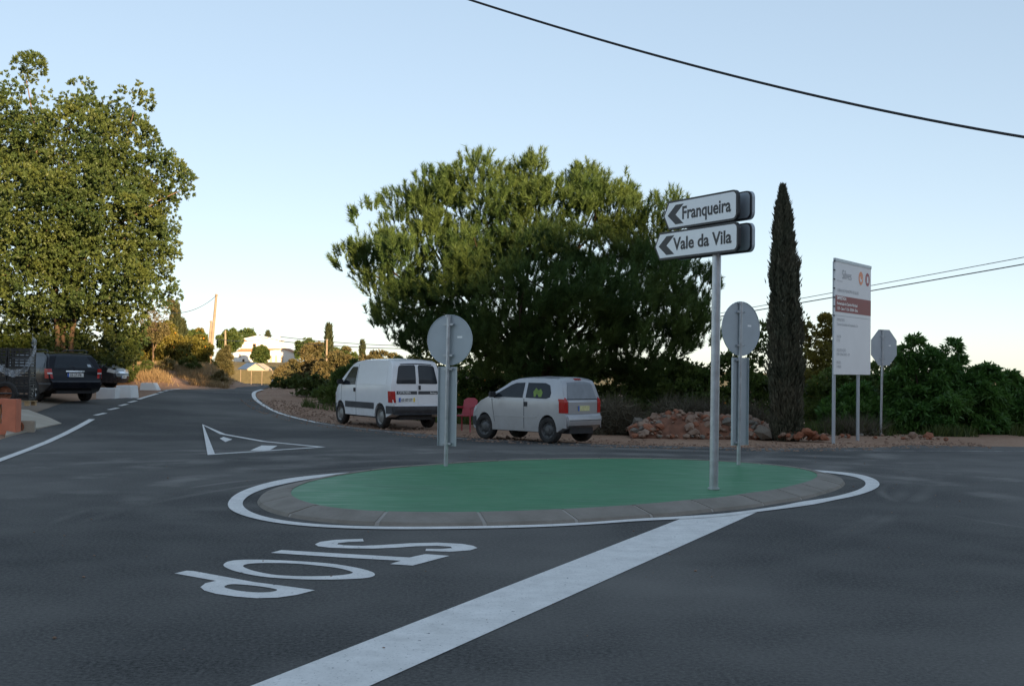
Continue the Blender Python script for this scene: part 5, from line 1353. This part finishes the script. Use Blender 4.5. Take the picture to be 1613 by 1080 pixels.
# ------------------------------------------------------------------ left yard: crates, pallet, wheel, wall, drain, blocks
cr0 = hit(30, 634); cz = cr0.z
CY = 31.6; cx0 = at(47, 600, CY).x
def crate_mesh():
    m = MB(); L_, W_, h_ = .58, .40, .27; t_ = .018
    m.box((0, 0, .012), (L_, W_, .02))
    for s in (-1, 1):
        for (z, hh) in ((.045, .05), (.125, .045), (.20, .04), (.252, .03)):
            m.box((0, s*(W_/2-t_/2), z), (L_-.05, t_, hh)); m.box((s*(L_/2-t_/2), 0, z), (t_, W_-.05, hh))
        for u_ in (-1, 1): m.box((s*(L_/2-.014), u_*(W_/2-.014), h_/2), (.036, .036, h_))
        for xx in (-.15, 0, .15): m.box((xx, s*(W_/2-t_/2), h_/2), (.02, t_*.9, h_-.03))
    return m
gap_y = .43
first = None; lev = ('bottom', 'second from bottom', 'middle', 'fourth from bottom', 'top')
for c_, cn in ((0, 'stack nearest the estate car'), (1, 'stack cut by the left picture edge')):
    for k in range(5):
        lab = 'black plastic crate, %s of the %s' % (lev[k], cn)
        if first is None:
            first = crate_mesh().build('plastic_crate', M['crate'], None); o = first
        else:
            o = first.copy(); COL.objects.link(o)
        o.location = (cx0-.30-c_*.62, CY+.2, cz+.17+k*.275); o.rotation_euler = (0, 0, math.radians(random.uniform(-2, 2)))
        tag(o, lab, 'crate', 'stacked black crates')
pal = empty('pallet', (cx0-.6, CY+.2, cz)); tag(pal, 'pale wooden pallet under the stacked black crates', 'pallet')
for k in range(5): MB().box((0, -.24+.12*k, .135), (1.25, .09, .022)).build('deck_board', M['wood'], pal)
for x_ in (-.55, 0, .55):
    for y_ in (-.22, .22): MB().box((x_, y_, .07), (.11, .10, .105)).build('block', M['wood'], pal)
fl = MB(); fv = []
prof_ = [(-3, 583), (8, 590), (20, 594), (33, 592), (44, 583), (51, 568), (57, 553), (50, 545)]
for k, (a, b) in enumerate(prof_):
    p1 = at(a, b, CY-.08-.05*(k % 2)); p2 = at(a+1, b-11-(6 if k > 3 else 0), CY-.04); p3 = at(a-1, b-3, CY+.12)
    fv += [p1, p2, p3]
fl.add(fv, [(3*k+j, 3*k+3+j, 3*k+4+j, 3*k+1+j) for k in range(len(prof_)-1) for j in (0, 1)])
tag(fl.build('plastic_film', M['film'], None, smooth=True, angle=80), 'torn clear plastic film draped over the black crates', 'plastic film')
tw_ = at(10, 608, CY-.7); whl = empty('trailer_wheel', (tw_.x, CY-.7, cz)); tag(whl, 'old trailer wheel with axle bar at the left edge before the crates', 'wheel')
wm = MB(); wm.lathe([(.19, 0), (.21, .03), (.27, .035), (.30, .0), (.30, -.09), (.27, -.12), (.19, -.1)], 26); wm.v = [(v[0], v[1], v[2]+.36) for v in wm.v]
wm.build('tyre', M['rubber'], whl, smooth=True, angle=50)
wm = MB(); wm.lathe([(.195, 0), (.15, -.03), (.08, -.03), (.06, .02), (.001, .025)], 22); wm.v = [(v[0], -v[1], v[2]+.36) for v in wm.v]; wm.build('rim', M['rock_b'], whl, smooth=True, angle=50)
wm = MB(); wm.tube([(-.4, -.06, .36), (.34, -.06, .36)], .02, 8); wm.build('axle_bar', M['steel_rim'], whl)
wl_ = MB()
wp0 = hit(25, 683); wz = wp0.z; wY = wp0.y
lw = empty('low_wall', (wp0.x, wY, wz-.02)); tag(lw, 'low salmon painted wall with baluster opening at the left edge', 'wall')
hW = .76
MB().box((-.16, .14, hW/2), (.30, .30, hW)).build('wall_post', M['salmon'], lw, bevel=.01)
MB().box((-1.9, .14, .11), (3.2, .26, .24)).build('wall_base', M['salmon'], lw)
MB().box((-1.9, .14, hW-.05), (3.2, .28, .12)).build('coping', M['salmon'], lw, bevel=.01)
for k in range(9):
    wm = MB(); wm.lathe([(.03, .0), (.05, .05), (.028, .16), (.055, .27), (.03, .40), (.045, .44)], 10, Matrix(((1, 0, 0), (0, 0, 1), (0, 1, 0))))
    wm.v = [(v[0]-.42-.17*k, v[1]+.14, v[2]+.23) for v in wm.v]; wm.build('baluster', M['wood'], lw, smooth=True)
dp = hit(33, 680); dr = empty('drain_headwall', (dp.x, dp.y, dp.z)); tag(dr, 'pale concrete drain apron with a dark clay pipe mouth beside the low wall', 'drain')
ap = [hit(*q) for q in ((8, 687), (30, 683.5), (62, 675), (97, 667), (78, 661), (45, 655), (22, 660))]
apm = MB(); tops = [.02, .05, .03, .01, .06, .16, .26]
apm.prism([(p.x, p.y) for p in ap], lambda x, y, t: Vector((x, y, 0)))
nA = len(ap); apm.v = [(p.x-dp.x, p.y-dp.y, -.1) for p in ap] + [(p.x-dp.x, p.y-dp.y, p.z-dp.z+tops[i]) for i, p in enumerate(ap)]
apm.build('apron', M['apron'], dr)
pc = at(33, 671.5, dp.y+.05)-dp; 
wm = MB(); wm.lathe([(.095, .0), (.125, .0), (.125, .5), (.095, .5)], 20, closed=True); wm.v = [tuple(Matrix.Rotation(math.radians(18), 3, 'Z') @ Vector(v) + Vector((pc.x, -.12, pc.z))) for v in wm.v]; wm.build('pipe', M['rock_b'], dr, smooth=True, angle=40)
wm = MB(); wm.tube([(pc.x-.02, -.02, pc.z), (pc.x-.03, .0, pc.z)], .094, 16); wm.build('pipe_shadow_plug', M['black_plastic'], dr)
wm = MB(); wm.box((pc.x+.02, .22, pc.z-.02), (.42, .44, .30), math.radians(18)); wm.build('headwall', M['apron'], dr, bevel=.02)
def block(label, px0, px1, py0, py1, dep, taper=0.0):
    b_ = hit((px0+px1)/2, py1); w_ = (px1-px0)/F*b_.y; h_ = (py1-py0)/F*b_.y
    m = MB(); m.prism([(-w_/2, -.05), (w_/2, -.05), (w_/2-taper, h_), (-w_/2+taper*.2, h_)], lambda x, z, t: Vector((x, dep*t, z)))
    o = m.build('concrete_block', M['white'], None, bevel=.015); o.location = b_; tag(o, label, 'block', 'white concrete blocks'); return o
block('low white concrete block beside the black estate bumper', 151, 181, 611, 627, .5)
block('taller white concrete block in front of the dark grey car', 182, 207, 607, 626, .8, .05)
block('white sloped concrete block farther off, at the start of the bank', 220, 248, 603, 613, .5, .15)
mk = MB(); mk.prism([(-.12, -.05), (.12, -.05), (.09, .18), (-.06, .22)], lambda x, z, t: Vector((x, .12*t, z)))
mo = mk.build('marker_stone', M['white'], None); mo.location = at(430, 613, 56); mo.location.z = H(mo.location.x, 56)+.1; tag(mo, 'small white marker stone at the inside of the road bend', 'marker')

# ------------------------------------------------------------------ poles and cables
def pole(label, bpx, tpx, Y, r, mat):
    b_ = at(bpx[0], bpx[1], Y); t_ = at(tpx[0], tpx[1], Y); o = empty('utility_pole', b_); tag(o, label, 'pole')
    v = t_-b_; MB().tube([-v*.25, v*.5, v], [r*1.15, r, r*.8], 10).build('shaft', M[mat], o, smooth=True)
    MB().tube([v*.985+Vector((-.15, 0, 0)), v*.985+Vector((.15, 0, 0))], .03, 6).build('insulator_arm', M['signback'], o)
    return t_
ptop = pole('tall leaning wooden utility pole on the bank', (329, 594), (341, 463), 80, .10, 'pole_wood')
pole('shorter wooden prop leaning against the tall pole', (325, 594), (333, 505), 79.6, .085, 'pole_wood')
pole('short brown pole near the distant slim cypress', (514, 585), (515, 534), 130, .10, 'pole_wood')
pole('tiny far pole beside the tree left of the white house', (355, 540), (355, 520), 265, .2, 'pole_wood')
def cable(label, p0, p1, sag, r, n=30, rope=False):
    p0 = Vector(p0); p1 = Vector(p1); m = MB()
    m.tube([p0.lerp(p1, k/n)-Vector((0, 0, sag*4*(k/n)*(1-k/n))) for k in range(n+1)], r, 6)
    o = m.build('overhead_cable', M['wire'], None, smooth=True); tag(o, label, 'cable'); return o
def cable_thru(label, a, b, c, r, n=40):
    """cable whose parabola passes three seen points"""
    m = MB(); P = []
    for k in range(n+1):
        t = -0.35+1.7*k/n
        P.append(a*((t-.5)*(t-1)*2) + b*(t*(t-1)*-4) + c*(t*(t-.5)*2))
    m.tube(P, r, 6); o = m.build('overhead_cable', M['wire'], None, smooth=True); tag(o, label, 'cable'); return o
cable_thru('thick twisted black cable crossing the upper right sky', at(740, 0, 17.5), at(1160, 121, 15.5), at(1613, 216, 13.5), .0165)
cable_thru('thinner upper wire crossing behind the notice board', at(1130, 494, 52), at(1360, 452, 47), at(1613, 405, 42), .013)
cable_thru('lower wire crossing behind the notice board', at(1130, 499, 52), at(1360, 460, 47), at(1613, 416, 42), .020)
cable('sagging wire from the tall wooden pole into the big left tree', ptop-Vector((0, 0, .1)), at(240, 488, 58), .55, .016)
cable('upper of the two thin wires behind the white van', at(440, 530, 150), at(690, 545, 140), .3, .035)
cable('lower of the two thin wires behind the white van', at(440, 537, 150), at(690, 549, 140), .3, .04)
cable('thin wire between the wooden pole and the far pole', ptop-Vector((0, 0, 3.0)), at(430, 528, 150), .4, .022)

# ------------------------------------------------------------------ white house, shed and fence in the distance
HY = 300.0; k_ = HY/F
hb = at(400, 573, HY); hs = empty('white_house', hb); tag(hs, 'white two storey house with chimney and tiled eaves on the far rise', 'house')
def hp(px, py, dy=0.0): p = at(px, py, HY)-hb; p.y = dy; return p
def hbox(name, x0, x1, y0, y1, d0, d1, mat, parent=hs):
    a = hp(x0, y0); b = hp(x1, y1); m = MB()
    m.box(((a.x+b.x)/2, (d0+d1)/2, (a.z+b.z)/2), (b.x-a.x, d1-d0, a.z-b.z)); return m.build(name, M[mat], parent)
def hprism(name, pts, d0, d1, mat, parent=hs):
    m = MB(); m.prism([(hp(*p).x, hp(*p).z) for p in pts], lambda x, z, t: Vector((x, d0 if t == 0 else d1, z))); return m.build(name, M[mat], parent)
hprism('upper_wall', [(383.5, 560), (383.5, 533.5), (407, 528.6), (438, 535), (442, 546), (442, 560)], 0, 7, 'white')
rf = hprism('roof', [(381, 533.6), (407, 527.9), (440, 534.8), (440, 535.8), (407, 529.0), (381, 534.8)], -.4, 7.4, 'white')
ch_ = hbox('chimney', 436.8, 440.3, 528.3, 537, 1, 1.7, 'white', rf); 
hbox('lower_wall', 371, 442, 553, 576, -2.2, 6, 'white')
hprism('eaves_tiles', [(376, 553.4), (384, 549), (441, 549), (447, 553.4)], -2.8, -.02, 'tile')
tw0 = hp(382.3, 545); tm = MB()
tm.tube([(tw0.x, .3, hp(382, 556).z), (tw0.x, .3, hp(382, 537).z)], 1.15, 8); tm.build('stair_tower', M['white'], hs)
tm = MB(); tm.tube([(tw0.x, .3, hp(382, 537.4).z), (tw0.x, .3, hp(382, 532.5).z)], [1.45, .12], 8); cap = tm.build('tower_roof', M['tile'], hs)
tm = MB(); tm.tube([(tw0.x-.3, .3, hp(382, 533.5).z), (tw0.x-.3, .3, hp(382, 528).z)], [.2, .05], 6); tm.build('finial', M['white'], cap)
hprism('right_wing', [(425, 576), (425, 553), (452, 549.5), (467, 556), (467, 576)], -3.2, 3, 'white')
hprism('wing_roof', [(441, 550.2), (453, 548.6), (468.5, 555.3), (468.5, 556.2), (453, 549.8), (441, 551.2)], -3.6, 3.3, 'tile')
wv = hbox('window', 398, 403.5, 541, 546.5, -.06, .02, 'tile'); hbox('pane', 398.8, 402.7, 541.8, 546, -.09, -.05, 'glass', wv)
wv = hbox('window', 380, 382.5, 557, 563, -2.27, -2.18, 'white'); hbox('pane', 380.4, 382.1, 557.5, 562.5, -2.30, -2.26, 'glass', wv)
wv = hbox('door', 385, 388, 565.5, 572, -2.27, -2.18, 'bark'); 
for x0, x1 in ((429, 433), (437, 441), (446, 450)):
    hprism('arch_opening', [(x0, 570), (x0, 562), (x0+.6, 560.3), ((x0+x1)/2, 559.4), (x1-.6, 560.3), (x1, 562), (x1, 570)], -3.26, -3.18, 'shed_wall')
SY = 205.0; sb = at(402, 585, SY); sh = empty('shed', (sb.x, SY, sb.z-1.0)); tag(sh, 'low gabled shed with blue grey roof below the white house', 'shed')
def sp(px, py): p = at(px, py, SY); return (p.x-sb.x, p.z-sb.z+1.0)
m = MB(); m.prism([sp(390, 592), sp(390, 580.5), sp(404, 571.8), sp(417, 580.5), sp(417, 592)], lambda x, z, t: Vector((x, 6*t, z))); m.build('gable_wall', M['shed_wall'], sh)
m = MB(); a_, b_, c_ = sp(403.8, 571.2), sp(388.8, 580.9), sp(418.2, 580.9)
v_ = [(b_[0], -.3, b_[1]), (a_[0], -.3, a_[1]), (a_[0]-3.2, 7, a_[1]), (b_[0]-3.2, 7, b_[1])]
m.add(v_+[(x, y, z-.1) for x, y, z in v_], [(0, 1, 2, 3), (7, 6, 5, 4), (0, 4, 5, 1), (1, 5, 6, 2), (2, 6, 7, 3), (3, 7, 4, 0)]); m.build('roof_slope', M['shed_tin'], sh)
m = MB(); v_ = [(a_[0], -.3, a_[1]+.02), (c_[0], -.3, c_[1]), (c_[0]-1.0, 7, c_[1]), (a_[0]-3.2, 7, a_[1]+.02)]
m.add(v_+[(x, y, z-.1) for x, y, z in v_], [(0, 1, 2, 3), (7, 6, 5, 4), (0, 4, 5, 1), (1, 5, 6, 2), (2, 6, 7, 3), (3, 7, 4, 0)]); m.build('roof_slope', M['shed_tin'], sh)
FY = 195.0; f0 = at(362, 600, FY); f1 = at(446, 600, FY); fe = empty('mesh_fence', (f0.x, FY, f0.z)); tag(fe, 'olive mesh fence with posts below the shed', 'fence')
zt = (at(400, 583, FY).z-f0.z)
for k in range(6):
    MB().tube([((f1.x-f0.x)*k/5, 0, -.6), ((f1.x-f0.x)*k/5, 0, zt+.1)], .045, 6).build('post', M['pole_wood'], fe)
    if k < 5: MB().box(((f1.x-f0.x)*(k+.5)/5, .05, zt/2-.2), ((f1.x-f0.x)/5-.1, .04, zt+.3)).build('mesh_panel', M['mesh_fence'], fe)
